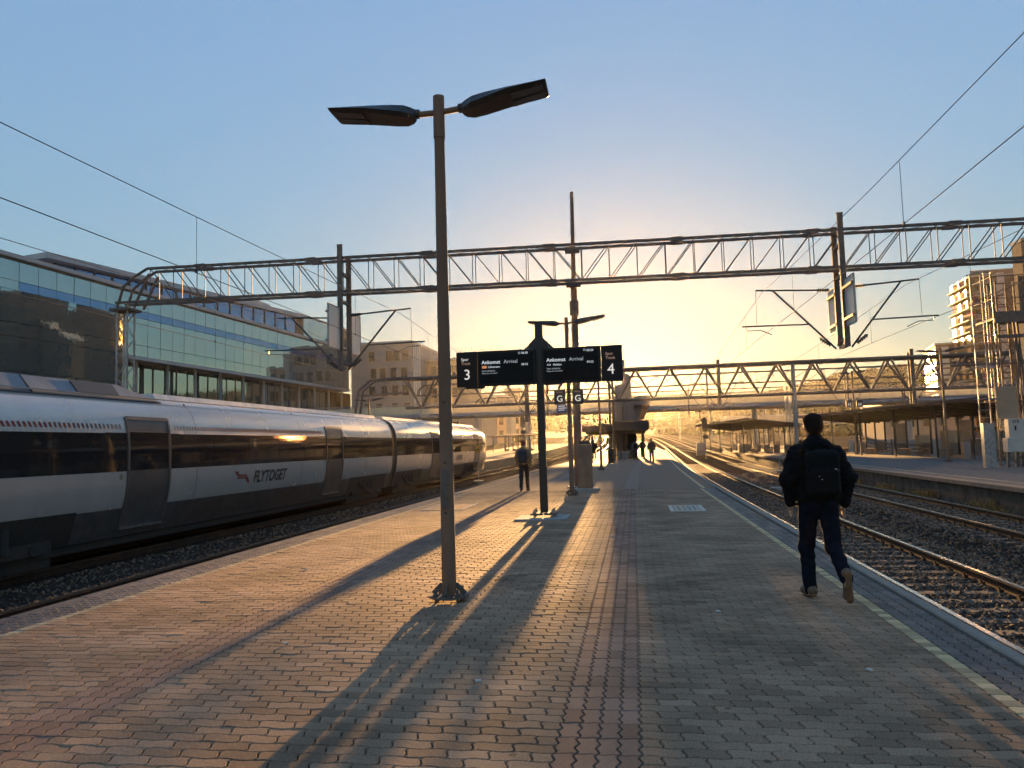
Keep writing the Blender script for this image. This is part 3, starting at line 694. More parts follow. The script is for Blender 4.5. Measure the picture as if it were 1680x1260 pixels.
for y_ in range(12):
    for z in range(12): inst('window', win_mesh(2.4, 2.2), g, (92.98, 124.5 + y_ * 4.6, 2 + z * 4), (0, 0, -R(90)))
gp_ = MB().use(M_glint).box(-4.4, 4.4, -.1, 0, 0, 2.6).mesh('glint_panel')  # added out of view, turned to throw a gold column into the glass
for z in range(13): inst('glint_panel', gp_, g, (95.3, 181.6, .5 + z * 3.7), (0, 0, R(-118.1) + float(rng.normal(0, .05))))
for k, (x, y, h, s_) in enumerate(((78, 196, 3.0, .6),)): pass

# ------------------------------------------------------------------ footbridge across all tracks and its stair tower
M_tube = mat('bridge_steel', (.30, .27, .27), .5, .5, c2=(.22, .2, .2), scale=2)
M_scr = mat('bridge_screen', (.80, .72, .50), .5, c2=(.72, .64, .44), scale=1.5, alpha=.45)
br = thing('footbridge', 'long footbridge with pale translucent screens crossing all the tracks', 'bridge', (0, 132, 0))
b = MB().use(M_tube); b.tube((-75, 131, 7.05), (95, 131, 6.75), .42, n=12); b.build('main_tube', br, True)
b = MB().use(M_tube); b.tube((-75, 134.2, 7.05), (95, 134.2, 6.75), .42, n=12); b.build('main_tube', br, True)
b = MB().use(M_conc); b.box(-75, 95, 130.8, 134.4, 7.3, 7.5); b.build('deck', br)
scp = MB().use(M_scr).box(.04, 2.36, -.03, .03, 0, 1.35).mesh('screen_panel'); pst = MB().use(M_tube).box(-.04, .04, -.06, .06, 0, 1.7).mesh('screen_post')
for k in range(70):
    x = -74 + k * 2.4
    for y in (130.9, 134.3): inst('screen_panel', scp, br, (x, y, 7.55)); inst('screen_post', pst, br, (x, y, 7.5))
b = MB().use(M_tube); b.tube((-75, 130.9, 9.25), (95, 130.9, 9.25), .07, n=6); b.tube((-75, 134.3, 9.25), (95, 134.3, 9.25), .07, n=6); b.build('hand_rail', br)
for x in (-58, -38, -18, 20, 44, 70):
    b = MB().use(M_conc); b.tube((x, 132.6, -1), (x, 132.6, 6.7), .45, n=12); b.build('pier', br, True)
M_tconc = mat('tower_panel', (.24, .21, .19), .8, c2=(.17, .15, .135), scale=2.5, bump=.2, bscale=20)
tw = thing('stair_tower', 'ribbed grey stair tower with slim chimney standing on the platform', 'tower', (-.1, 79, 0))
TO = .0
b = MB().use(M_tconc); b.box(-1.8, .12, 79, 87, 0, 5.95); b.build('shaft', tw)
rib = MB().use(M_tconc).box(-1.82, .14, -.05, .0, 0, .2).mesh('wall_plank')
for k in range(20): inst('wall_plank', rib, tw, (TO, 78.99, .15 + k * .28))
b = MB().use(M_tconc); b.prism([(-1.75, 5.952), (-.07, 5.952), (-.07, 8.3), (-.4, 8.55), (-.6, 8.6), (-1.0, 8.6), (-1.02, 7.5), (-1.75, 7.4)], 'y', 79.4, 86); b.build('upper_shaft', tw)
b = MB().use(M_fascia); b.prism([(-1.0, 8.602), (-.62, 8.602), (-.62, 10.1), (-1.0, 10.1)], 'y', 80, 81); b.build('chimney', tw)
b = MB().use(M_tconc); b.prism([(.122, 5.3), (1.75, 5.3), (1.75, 6.0), (1.4, 6.2), (.5, 6.25), (.122, 6.0)], 'y', 79.3, 86.5); b.build('bracket', tw)  # top slab kept thick and high so its shade reaches the near paving
b = MB().use(M_tconc); b.prism([(.122, 3.2), (.9, 4.6), (.9, 5.298), (.122, 5.298)], 'y', 80, 86); b.build('bracket', tw)
b = MB().use(M_tconc); b.box(.2, 1.75, 86.6, 131, 5.2, 5.9); b.build('gangway', tw)
for x in (-2.3, -1.95): b = MB().use(M_dsteel); b.tube((x, 79.5, 0), (x, 79.5, 8.2), .12, n=8); b.build('pipe', tw)
b = MB().use(M_dsteel); b.tube((-.95, 78.8, 0), (-.95, 78.8, 4.9), .11, n=8); b.path([(-.95, 78.8, 4.9), (-.8, 78.8, 5.6), (-.45, 79.0, 6.1)], .11); b.build('downpipe', tw, True)
# station canopy in front of the tower: two dark roofs
M_canopy = mat('dark_canopy', (.06, .035, .028), .6, c2=(.04, .025, .02), scale=2)
for lab, x0, x1, y0, y1, z0, z1 in (('dark flat canopy roof left of the stair tower', -4.6, -1.75, 70, 78.6, 2.6, 3.15), ('dark deep canopy roof before the stair tower', -1.7, 1.35, 69, 78.7, 2.6, 3.45)):
    t = thing('canopy', lab, 'canopy', ((x0 + x1) / 2 + off(78), y0, 0), 'dark canopies before the stair tower')
    o_ = 0
    b = MB().use(M_canopy); b.bbox(x0 + o_, x1 + o_, y0, y1, z0, z1, .05); b.build('roof', t)
    b = MB().use(M_canopy); b.box(x0 + .3 + o_, x1 - .3 + o_, y0 + .5, y1 - .5, z0 - .25, z0 - .002); b.build('under_beam', t)
    for yy in (y0 + 1.5, y1 - 1.5):
        for xx in (x0 + .5, x1 - .5): b = MB().use(M_dsteel); b.tube((xx + o_, yy, 0), (xx + o_, yy, z0 - .2), .08, n=8); b.build('post', t)
# ------------------------------------------------------------------ catenary gantries
def lattice_mast(t, x, y, z0, z1, w=.42, name='leg', m=None, step=.5):
    m = m or M_steel; h = w / 2
    for sx in (-1, 1):
        for sy in (-1, 1):
            b = MB().use(m); b.beam((x + sx * h, y + sy * h, z0), (x + sx * h, y + sy * h, z1), .055); b.build(name, t)
    n = int((z1 - z0) / step)
    for k in range(n):
        za, zb = z0 + k * step, z0 + (k + 1) * step; s = 1 if k % 2 else -1
        for sy in (-1, 1): rod('brace', t, (x - s * h, y + sy * h, za), (x + s * h, y + sy * h, zb), .014, m, 4)
        for sx in (-1, 1): rod('brace', t, (x + sx * h, y - s * h, za), (x + sx * h, y + s * h, zb), .014, m, 4)
def arm(t, xp, y, z, side, xe, zc=4.95, zm=6.35, m=None):
    """cantilever: top tube, stay, insulators, steady arm"""
    m = m or M_black; d = side
    b = MB().use(m); b.tube((xp + d * .2, y, zm + .0), (xe, y, zm + .12), .03, n=6); b.build('top_tube', t)
    b = MB().use(m); b.tube((xp + d * .1, y, zc - .55), (xe - d * .55, y, zm + .08), .034, n=6); b.build('stay_tube', t)
    f = .42; sx = xp + d * .1 + (xe - d * .55 - xp - d * .1) * f; sz = zc - .55 + (zm + .08 - zc + .55) * f
    b = MB().use(m); b.tube((sx, y, sz), (xe + d * .5, y, sz + .03), .026, n=6); b.path([(xe + d * .35, y, sz), (xe + d * .35, y, sz - .12), (xe - d * .1, y, zc + .18), (xe - d * .45, y, zc + .02)], .014, 5); b.build('steady_arm', t)
    for (ax, az, bx, bz) in ((xp + d * .25, zm, xp + d * .62, zm + .02), (xp + d * .28, zc - .42, xp + d * .6, zc - .17)):
        b = MB().use(M_dark); k = 5
        for i in range(k):
            u0, u1 = i / k, (i + .55) / k
            b.tube((ax + (bx - ax) * u0, y, az + (bz - az) * u0), (ax + (bx - ax) * u1, y, az + (bz - az) * u1), .07, .05, 8)
        b.tube((ax, y, az), (bx, y, bz), .028, n=6); b.build('insulator', t)
    b = MB().use(m); b.tube((xe, y, zm + .12), (xe + d * .02, y, sz), .007, n=4); b.build('dropper', t)
M_screen = mat('sky_pale_glass', (.62, .66, .68), .35, c2=(.56, .6, .62), scale=2, trans=.35)  # glass with the sky's reflection put into its pale colour
def hanger(t, x, y, zt, zb, arms, screen=True, dy=.85, w=.17, m=None):
    m = m or M_dsteel
    for s in (-1, 1):
        b = MB().use(m); b.box(x - w / 2, x + w / 2, y + s * dy / 2 - .05, y + s * dy / 2 + .05, zb + (.12 if s > 0 else 0), zt - (.25 if s > 0 else 0)); b.box(x - w / 2 - .02, x + w / 2 + .02, y + s * dy / 2 - .07, y + s * dy / 2 + .07, zt - .25 * (s > 0), zt + .015 - .25 * (s > 0)); b.build('hanger_post', t)
    for z in (zt - 1.0, zt - 2.0, zb + .25, zb + .05):
        b = MB().use(m); b.box(x - .06, x + .06, y - dy / 2 + .055, y + dy / 2 - .055, z - .05, z + .05); b.build('tie_plate', t)
    for s, xe, yy in arms: arm(t, x + s * w / 2, y + yy, zt, s, xe)
    if screen:
        for s in (-1, 1):
            y0, y1 = (y - 1.55, y - .50) if s < 0 else (y + .50, y + 1.55)
            b = MB().use(M_screen); b.box(x - .012, x + .012, y0 + .03, y1 - .03, zb + .65, zb + 2.1); p = b.build('screen', t)
            b = MB().use(M_steel)
            for ya in (y0, y1 - .03): b.box(x - .03, x + .03, ya, ya + .03, zb + .62, zb + 2.13)
            b.box(x - .03, x + .03, y0 + .03, y1 - .03, zb + .62, zb + .65); b.box(x - .03, x + .03, y0 + .03, y1 - .03, zb + 2.1, zb + 2.13); b.build('screen_frame', p)
            b = MB().use(m)
            for z in (zb + .85, zb + 1.85): b.box(x - .09, x - .031, y0, y - .50 if s < 0 else y1, z - .04, z + .04) if s < 0 else b.box(x - .09, x - .031, y0, y1, z - .04, z + .04)
            b.build('screen_bracket', t)
def lattice_gantry(label, y, x0, x1, zt, zb, panel, mid, masts, hangers, group='lattice gantries over the tracks', dy=.55, rr=.045, curve=True, detail=True, slope=0.0):
    t = thing('catenary_gantry', label, 'gantry', (mid, y, 0), group)
    Z = lambda x, z: z + slope * (x - mid)
    for yy in (y - dy / 2, y + dy / 2):
        for z in (zt, zb):
            xs = x0 + (1.3 if curve and z == zt else 0)
            b = MB().use(M_dsteel); b.beam((xs, yy, Z(xs, z)), (x1, yy, Z(x1, z)), rr * 2); b.build('chord', t)
        if curve:
            b = MB().use(M_dsteel); b.path([(x0 + 1.3, yy, Z(x0, zt)), (x0 + .75, yy, zt - .08), (x0 + .3, yy, zt - .45), (x0 + .02, yy, zb - .1)], rr * 1.1, 6); b.build('corner_bend', t)
            b = MB().use(M_dsteel); b.beam((x0 + 1.35, yy, zt), (x0 + .75, yy, zb), rr * 1.6); b.build('corner_strut', t)
    n = int((x1 - x0 - 1.4) / panel)
    for k in range(n + 1):
        x = x0 + 1.4 + k * panel
        for yy in (y - dy / 2, y + dy / 2):
            rod('upright', t, (x, yy, Z(x, zb)), (x, yy, Z(x, zt)), .016, M_dsteel, 5)
            if k < n:
                a, c = (zt, zb) if x < mid else (zb, zt)
                rod('diagonal', t, (x, yy, Z(x, a)), (x + panel, yy, Z(x + panel, c)), .019, M_dsteel, 5)
        if detail:
            for z in (zt, zb):
                s = 1 if k % 2 else -1
                rod('lacing', t, (x, y - s * dy / 2, Z(x, z)), (x + panel * .98, y + s * dy / 2, Z(x + panel, z)), .011, M_dsteel, 4)
    if detail:
        for k in range(int((x1 - x0) / 4.3)):
            x = x0 + 3.4 + k * 4.3
            for z in (zt, zb):
                for yy in (y - dy / 2, y + dy / 2): b = MB().use(M_dsteel); b.box(x - .2, x + .2, yy - .06, yy + .06, Z(x, z) - .065, Z(x, z) + .065); b.build('splice_plate', t)
    for mx, base in masts: lattice_mast(t, mx, y, base, zb + .12, .42)
    for h in hangers: hanger(t, *h)
    return t
G1 = lattice_gantry('near lattice gantry spanning all tracks with two hanging posts', 26.0, -18.9, 27.0, 8.33, 7.1, .94, -1.78, [(-18.68, -1.0), (25.5, -1.0)],
    [(-10.05, 26, 8.85, 4.45, [(-1, -12.7, .2), (1, -7.55, -.2)]), (6.82, 26, 8.72, 4.4, [(1, 9.15, -.2), (-1, 4.2, .2)])], slope=-.012)
b = MB().use(M_dsteel); b.box(-19.1, -18.3, 25.6, 26.4, 7.0, 7.1); b.build('head_plate', G1)
# tall mast on the platform that carries it
t = thing('catenary_mast', 'tall slim steel mast standing on the platform through the near gantry', 'mast', (-1.9, 26.6, 0))
b = MB().use(M_pole); b.tube((-1.93, 26.6, .12), (-1.86, 26.6, 7.0), .145, .105, 12); b.tube((-1.86, 26.6, 7.0), (-1.82, 26.6, 10.45), .085, .06, 12); b.build('pole', t, True)
for z, r_, h_ in ((6.05, .16, .5), (7.0, .13, .3), (8.25, .11, .25)):
    b = MB().use(M_dsteel); b.tube((-1.87, 26.6, z), (-1.87, 26.6, z + h_), r_, n=12); b.build('sleeve', t)
b = MB().use(M_dsteel); b.box(-2.1, -1.6, 26.25, 26.45, 7.0, 7.12); b.box(-2.1, -1.6, 26.25, 26.45, 8.2, 8.3); b.build('clamp', t)
b = MB().use(M_steel); b.bbox(-2.3, -1.5, 26.25, 26.95, .06, .12); b.build('base_plate', t)
b = MB().use(M_bolt)
for x in (-2.2, -1.6):
    for y in (26.35, 26.85): b.tube((x, y, .12), (x, y, .22), .025, n=6)
b.build('anchor_bolt', t)
# Warren truss gantry of thick tubes further off
def warren(label, y, x0, x1, zt, zb, panel, hangers, masts, rt=.2, rb=.14, group='tube truss gantries'):
    t = thing('tube_gantry', label, 'gantry', ((x0 + x1) / 2, y, 0), group)
    dy = 1.3
    for yy in (y - dy / 2, y + dy / 2):
        b = MB().use(M_dsteel); b.tube((x0, yy, zt), (x1, yy, zt), rt * .75, n=10); b.build('top_chord', t, True)
        n = int((x1 - x0) / panel)
        for k in range(n):
            x = x0 + k * panel
            rod('diagonal', t, (x, yy, zt), (x + panel / 2, y, zb), .085, M_dsteel, 8); rod('diagonal', t, (x + panel / 2, y, zb), (x + panel, yy, zt), .085, M_dsteel, 8)
    b = MB().use(M_dsteel); b.tube((x0, y, zb), (x1, y, zb), rb, n=10); b.build('bottom_chord', t, True)
    for k in range(int((x1 - x0) / panel)): x = x0 + k * panel; rod('cross_tube', t, (x, y - dy / 2, zt), (x, y + dy / 2, zt), .05, M_dsteel, 6)
    for h in hangers: hanger(t, *h, screen=False, dy=.6, w=.3)
    for mx, r_ in masts: b = MB().use(M_steel); b.tube((mx, y, -1), (mx, y, zt), r_, r_ * .8, 12); b.build('mast', t, True)
    return t
W1 = warren('thick tube truss gantry ahead of the stair tower', 68, -20.5, 31, 7.9, 5.25, 2.98, [(-9.3, 68, 8.2, 3.6, [(-1, -11.6, 0), (1, -7.3, 0)]), (7.4, 68, 8.4, 4.5, [(-1, 5.2, 0), (1, 9.5, 0)]), (23.0, 68, 8.6, 2.7, [(-1, 20.4, 0), (1, 25.4, 0)])], [(13.6, .2)])
b = MB().use(M_dsteel)
for yy in (67.4, 68.6): b.path([(-20.5, yy, 8.0), (-23.6, yy, 7.9), (-24.8, yy, 7.0), (-25.1, yy, 5.2), (-25.1, yy, -1)], .11, 8); b.beam((-20.5, yy, 6.7), (-24.9, yy, 6.5), .1)
b.build('end_frame', W1, True)
for k in range(5): rod('upright', W1, (-24 + k * .85, 67.4, 6.55), (-24 + k * .85, 67.4, 7.9), .03, M_dsteel); rod('diagonal_bar', W1, (-24 + k * .85, 67.4, 7.9), (-23.15 + k * .85, 67.4, 6.6), .03, M_dsteel)
gl = ['second lattice gantry just beyond the tube truss', 'third lattice gantry seen under the footbridge', 'fourth lattice gantry small in the golden haze', 'farthest lattice gantry where the rails bend']
for lab, y, x0, x1, zt, hs in zip(gl, (84, 116, 160, 215), (-24, -24, -26, -30), (42, 52, 60, 40), (8.6, 8.9, 9.9, 11.3), ([-9.2, 7.9, 22], [-8.5, 8.2, 23, 38], [-8, 8.8, 24, 40], [-9, 8, 24])):
    lattice_gantry(lab, y, x0, x1, zt, zt - 1.15, 1.7, 0, [(x0 + .2, -1), (x1 - 1.5, -1), (x0 + (x1 - x0) * .6 + .5, -1)],
        [(x, y, zt + .4, zt - 3.9, [(-1, x - 2.3, 0), (1, x + 2.3, 0)], False) for x in hs], detail=False, rr=.06)
warren('white tube truss gantry below the footbridge at right', 190, 18, 88, 11.0, 8.6, 4.2, [(38, 190, 11.3, 6, [(1, 41, 0)]), (60, 190, 11.3, 6, [(-1, 57, 0)])], [(18.5, .3), (87, .3)], rt=.3)
# lattice tower with ladder cage and cabinets on the platform across (number 213)
lt = thing('lattice_tower', 'tall dark lattice tower with work platform beside the numbered cabinet', 'tower', (16.8, 37.2, 0))
lattice_mast(lt, 16.75, 37.6, -.2, 8.3, .75, step=.7, m=M_dsteel)
lattice_mast(lt, 18.6, 38.2, -.2, 8.6, .6, step=.7, m=M_dsteel)
b = MB().use(M_dsteel); b.box(16.1, 19.4, 36.9, 38.8, 6.55, 6.65); b.box(16.1, 19.4, 36.85, 36.95, 6.4, 6.9); b.box(16.1, 19.4, 36.85, 36.95, 5.7, 5.85); b.build('work_deck', lt)
for z in (7.5, 8.5):
    b = MB().use(M_dsteel); b.path([(16.1, 36.9, z), (19.4, 36.9, z), (19.4, 38.8, z), (16.1, 38.8, z), (16.1, 36.9, z)], .025, 5); b.build('guard_rail', lt)
for x in (16.1, 17.2, 18.3, 19.4): rod('rail_post', lt, (x, 36.9, 6.6), (x, 36.9, 8.55), .03, M_dsteel)
b = MB().use(mat('tower_mesh_panel', (.10, .09, .08), .8, alpha=.75, scale=4)); b.box(17.25, 19.35, 36.93, 36.945, 6.7, 8.45); b.build('mesh_panel', lt)
for x in (15.2, 15.65):
    rod('ladder_rail', lt, (x, 36.9, 1.7), (x, 36.9, 8.6), .03, M_steel)
for z in np.arange(2.2, 8.3, .33): rod('ladder_rung', lt, (15.2, 36.9, float(z)), (15.65, 36.9, float(z)), .016, M_steel, 5)
for z in (3.0, 4.4, 5.8, 7.2, 8.55):
    b = MB().use(M_steel); b.path([(15.2, 36.9, z), (14.95, 36.6, z), (15.05, 36.2, z), (15.42, 36.05, z), (15.8, 36.2, z), (15.9, 36.6, z), (15.65, 36.9, z)], .022, 5); b.build('cage_hoop', lt)
for x, y in ((15.0, 36.4), (15.42, 36.05), (15.85, 36.4)): rod('cage_bar', lt, (x, y, 3.0), (x, y, 8.55), .018, M_steel, 5)
b = MB().use(M_steel); b.box(15.05, 15.5, 36.3, 36.6, 0, 1.95); b.build('ladder_guard', lt)
rod('cross_arm', lt, (14.3, 37.3, 4.6), (19.5, 37.3, 4.6), .05, M_dsteel); rod('cross_arm', lt, (15.6, 37.3, 2.9), (19.5, 37.3, 2.9), .05, M_dsteel)
b = MB().use(M_dsteel); b.path([(16.9, 37.1, 0), (16.9, 37.1, 3.4), (17.05, 37.1, 4.5), (16.95, 37.1, 6.5)], .06, 6); b.path([(17.2, 37.1, 0), (17.2, 37.1, 4), (17.1, 37.1, 6.5)], .05, 6); b.build('cable_run', lt, True)
M_cream = mat('cream_cabinet', (.52, .48, .42), .6, c2=(.45, .41, .36), scale=3)
cb = thing('numbered_cabinet', 'cream equipment cabinet marked 213 mounted before the lattice tower', 'cabinet', (16.4, 36.4, 0))
b = MB().use(M_cream); b.bbox(16.05, 16.95, 36.25, 36.65, 1.28, 2.1, .02); b.build('upper_box', cb)
b = MB().use(M_cream); b.bbox(15.95, 16.85, 36.2, 36.7, .68, 1.275, .02); b.build('lower_box', cb)
b = MB().use(mat('brown_board', (.40, .28, .18), .7, c2=(.34, .24, .15), scale=2)); b.bbox(15.75, 16.6, 36.5, 36.66, 2.12, 3.55, .02); b.build('back_board', cb)
b = MB().use(M_black); b.box(16.28, 16.34, 36.225, 36.249, 1.6, 1.8); b.build('handle', cb)
for x in (16.0, 16.35, 16.75): b = MB().use(M_dsteel); b.beam((x, 36.45, 0), (x + .03, 36.45, .68), .09); b.build('stand_leg', cb)
b = MB().use(M_dsteel); b.beam((16.05, 36.42, .05), (16.7, 36.42, .62), .05); b.build('stand_brace', cb)
text(cb, '213', (16.2, 36.235, 1.93), .19, M_black, bold=.004)
# ------------------------------------------------------------------ the train
M_silver = mat('brushed_silver_body', (.54, .52, .50), .26, .45, c2=(.50, .48, .46), scale=1.5, bump=.02, bscale=.8, bdist=.06, stretch=(1, 1, .6), rvar=.05, detail=3)
M_tglass = mat('train_window_glass', (.012, .013, .015), .05, c2=(.02, .02, .022), scale=2, bump=.03, bscale=1.2, bdist=.05, spec=.8)
M_skirt = mat('train_skirt', (.075, .075, .08), .5, .3, c2=(.05, .05, .052), scale=4, bump=.1)
M_door = mat('train_door_grey', (.10, .097, .097), .4, .3, c2=(.08, .078, .08), scale=3)
M_dframe = mat('train_door_frame', (.13, .11, .105), .45, .3, scale=4)
M_roofbox = mat('train_roof_grey', (.21, .22, .24), .5, .3, c2=(.17, .18, .2), scale=3)
M_under = mat('underframe', (.02, .019, .018), .7, c2=(.012, .012, .012), scale=6, bump=.3)
M_redp = mat('red_print', (.26, .035, .025), .5, scale=5)
M_txt = mat('dark_print', (.02, .018, .02), .5, scale=5)
XT = -12.35
SK = [(1.20, -.14), (1.27, .05), (1.33, .26), (1.385, .47)]
LO = [(1.385, .47), (1.425, .60), (1.462, .78), (1.488, 1.0), (1.50, 1.26)]
WB = [(1.50, 1.26), (1.50, 1.6), (1.495, 1.85), (1.48, 2.08)]
UP = [(1.48, 2.08), (1.45, 2.28), (1.39, 2.48), (1.29, 2.66), (1.14, 2.81), (.95, 2.91), (.7, 2.98), (.35, 3.02), (0, 3.03)]
ALL = SK + LO[1:] + WB[1:] + UP[1:]
def prof_u(z): return float(np.interp(z, [q[1] for q in ALL[:-4]], [q[0] for q in ALL[:-4]]))
def shell(b, prof, y0, y1, d=0.0, step=1.0, both=True):
    """surface strip following the body outline from y0 to y1, d proud"""
    ys = np.linspace(y0, y1, max(2, int((y1 - y0) / step) + 1))
    for s in ((1, -1) if both else (1,)):
        vs = [(XT + s * (u + d), y, z) for y in ys for u, z in prof]; n = len(prof)
        b.add(vs, [(k * n + i, k * n + i + 1, (k + 1) * n + i + 1, (k + 1) * n + i) for k in range(len(ys) - 1) for i in range(n - 1)])
def sub(prof, z0, z1):
    zs = sorted({z0, z1, *[q[1] for q in prof if z0 < q[1] < z1]}); return [(prof_u(z), z) for z in zs]
train = thing('passenger_train', 'long silver express train with dark window band on the left track', 'train', (XT, 30, -.57))
def slab(b, z0, z1, y0, y1, d, both=True):
    """plate lying on the body side, d thick"""
    p = sub(ALL, z0, z1)
    for s in ((1, -1) if both else (1,)):
        ring = lambda y: [(XT + s * (u - .03), y, z) for u, z in p] + [(XT + s * (u + d), y, z) for u, z in p[::-1]]
        b.loft([ring(y0), ring(y1)])
def door(y0, y1):
    b = MB().use(M_dframe)
    for za, zb, a, c in ((.05, 2.44, y0 - .07, y0), (.05, 2.44, y1, y1 + .07), (2.38, 2.46, y0, y1)): slab(b, za, zb, a, c, .03, False)
    f = b.build('door_frame', train, True)
    b = MB().use(M_door); slab(b, .06, 1.27, y0, y1, .014, False); b.build('door_leaf', train, True); b = MB().use(M_door); slab(b, 2.12, 2.38, y0, y1, .014, False); b.build('door_header', train, True)
    b = MB().use(M_tglass); slab(b, 1.28, 2.11, y0 + .02, y1 - .02, .012, False); b.build('door_window', train, True)
def car(y0, y1, doors, wins, nose=False):
    b = MB().use(M_silver); shell(b, LO, y0, y1); shell(b, UP, y0, y1); b.use(M_tglass); shell(b, WB, y0, y1)
    b.use(M_skirt); b.add([(XT + s * u, y, z) for y in (y0, y1) for s, u, z in ((1, 1.24, -.14), (-1, 1.24, -.14))], [(0, 1, 3, 2)])
    for y in (y0, y1) if not nose else (y0,):
        ring = [(XT + u, y, z) for u, z in ALL] + [(XT - u, y, z) for u, z in ALL[::-1]]; b.add(ring, [tuple(range(len(ring)))])
    b.build('car_body', train, True)
    b = MB().use(M_skirt); shell(b, SK, y0, y1, .004); b.build('skirt', train, True)
    b = MB().use(M_silver); slab(b, 2.9, 2.925, y0, y1, .012); b.build('gutter', train)
    for yy in np.arange(y0 + 3.1, y1 - 1, 6.2):
        if any(a - .3 < yy < c + .3 for a, c in doors): continue
        q = MB().use(M_dframe); slab(q, 2.1, 2.86, yy, yy + .018, .003, False); q.build('panel_seam', train)
        q = MB().use(M_dframe); slab(q, .48, 1.255, yy, yy + .018, .003, False); q.build('panel_seam', train)
    for a, c in doors:
        q = MB().use(M_bolt); slab(q, 1.1, 1.2, a - .3, a - .2, .012, False); q.build('door_button', train)
        q = MB().use(M_steel); slab(q, .0, .05, a - .02, c + .02, .07, False); q.build('door_step', train)
    for a, c in doors: door(a, c)
    ds = [y0 + .2] + [v for d in doors for v in (d[0] - .12, d[1] + .12)] + [y1 - (.2 if not nose else .1)]
    for a, c in zip(ds[::2], ds[1::2]):
        n = max(1, round((c - a) / 2.05)); w = (c - a) / n
        for k in range(n):
            q = MB().use(M_tglass); slab(q, 1.275, 2.07, a + k * w + .015, a + (k + 1) * w - .015, .006, False); q.build('window_pane', train, True)
    for a, c in doors:
        
        for e, f_ in ((a - .75, a - .1), (c + .1, c + .45)): q = MB().use(M_tglass); slab(q, 1.27, 2.09, e, f_, .008, False); q.build('door_pocket', train, True)
    for a, c in wins:   # ribbed skirt panels
        for z in np.arange(0.02, .44, .055):
            q = MB().use(M_skirt); slab(q, float(z), float(z) + .026, a, c, .016, False); q.build('skirt_rib', train)
    b = MB().use(M_under); b.box(XT - 1.15, XT + 1.15, y0 + .5, y1 - .6, -.32, -.13); b.build('underframe', train)
def bogie(yc):
    b = MB().use(M_under); b.box(XT - 1.1, XT + 1.1, yc - 1.9, yc + 1.9, -.5, -.2)
    for s in (-1, 1): b.box(XT + s * 1.22 - .06, XT + s * 1.22 + .06, yc - 1.7, yc + 1.7, -.22, .05)
    for dy in (-.5, 0, .5): b.tube((XT + 1.3, yc + dy, -.1), (XT + 1.3, yc + dy, .35), .11, n=8)
    b.beam((XT + 1.36, yc - 1.2, .3), (XT + 1.36, yc + .2, -.25), .07); b.build('bogie', train)
    for dy in (-1.25, 1.25):
        for s in (-1, 1):
            q = MB().use(M_rail); q.tube((XT + s * .7, yc + dy, -.13), (XT + s * .83, yc + dy, -.13), .43, n=20); q.use(M_under); q.tube((XT + s * .84, yc + dy, -.13), (XT + s * 1.3, yc + dy, -.13), .1, n=10); q.build('wheel', train)
    q = MB().use(M_under); slab(q, -.13, .5, yc - 2.2, yc + 2.2, .02, False); q.build('bogie_dark_plate', train)  # near-black plate stands in for the dark hollow round the bogie
car(8.6, 33.75, [(15.27, 16.7), (26.22, 27.67)], [(17.2, 25.6)])
car(34.45, 55.0, [(40.8, 42.3), (52.2, 53.6)], [(38.6, 40.2), (43, 50)], True)
b = MB().use(M_black); rr = [(u - .1, z) for u, z in ALL]
b.loft([[(XT + u, y, z) for u, z in rr] + [(XT - u, y, z) for u, z in rr[::-1]] for y in (33.72, 33.9, 34.1, 34.3, 34.48)]); b.build('gangway_bellows', train)
for y in (30.9, 36.8, 11.6, 51.4): bogie(y)
# streamlined nose of the leading car
b = MB(); rings = []; NY = np.linspace(55.0, 58.4, 9)
for y in NY:
    t_ = (y - 55.0) / 3.4; k = 1 - .42 * t_ ** 2.6; zt = 1 - .44 * t_ ** 2.2
    rings.append([(XT + u * k, y, -.14 + (z + .14) * (zt if z > .47 else 1)) for u, z in ALL] + [(XT - u * k, y, -.14 + (z + .14) * (zt if z > .47 else 1)) for u, z in ALL[::-1][1:]])
n = len(rings[0]); b.v = [p for r_ in rings for p in r_]
for k in range(len(rings) - 1):
    for i in range(n - 1):
        m_ = min(i, n - 2 - i); b.use(M_skirt if m_ < 3 else M_silver if m_ < 6 else (M_tglass if m_ < 9 else M_silver))
        b.f.append((k * n + i, k * n + i + 1, (k + 1) * n + i + 1, (k + 1) * n + i)); b.mi.append(b.cur)
b.use(M_tglass); b.f.append(tuple(range((len(rings) - 1) * n, len(rings) * n))); b.mi.append(b.cur)
b.build('cab_nose', train, True)
# roof: equipment fairing on the near car, low ridge along the rest
b = MB().use(M_roofbox)
sec = lambda y, k: [(XT + 1.14, y, 2.84), (XT - 1.14, y, 2.84), (XT - .85, y, 2.84 + .36 * k), (XT + .85, y, 2.84 + .36 * k)]
b.loft([sec(8.6, 1), sec(15.7, 1), sec(17.0, .05)]); b.build('roof_fairing', train)
b = MB().use(M_black); b.loft([[(XT + u_, y, z_) for u_, z_ in ((1.075, 2.93), (.875, 3.178), (.885, 3.19), (1.085, 2.94))] for y in (14.2, 15.5)]); b.build('roof_grille', train)
for y in (9.9, 12.9): b = MB().use(M_black); b.loft([[(XT + 1.145, yy, 2.86), (XT + 1.14, yy, 2.84), (XT + .85, yy, 3.2), (XT + .857, yy, 3.208)] for yy in (y, y + .025)]); b.build('fairing_joint', train)
for a, c in ((17.2, 33.5), (34.6, 55.0)):
    b = MB().use(mat('pale_roof', (.62, .61, .60), .45, .3, scale=3)); b.loft([[(XT + .82, y, 2.95), (XT - .82, y, 2.95), (XT - .72, y, 3.1), (XT + .72, y, 3.1)] for y in (a, c)]); b.build('roof_ridge', train)
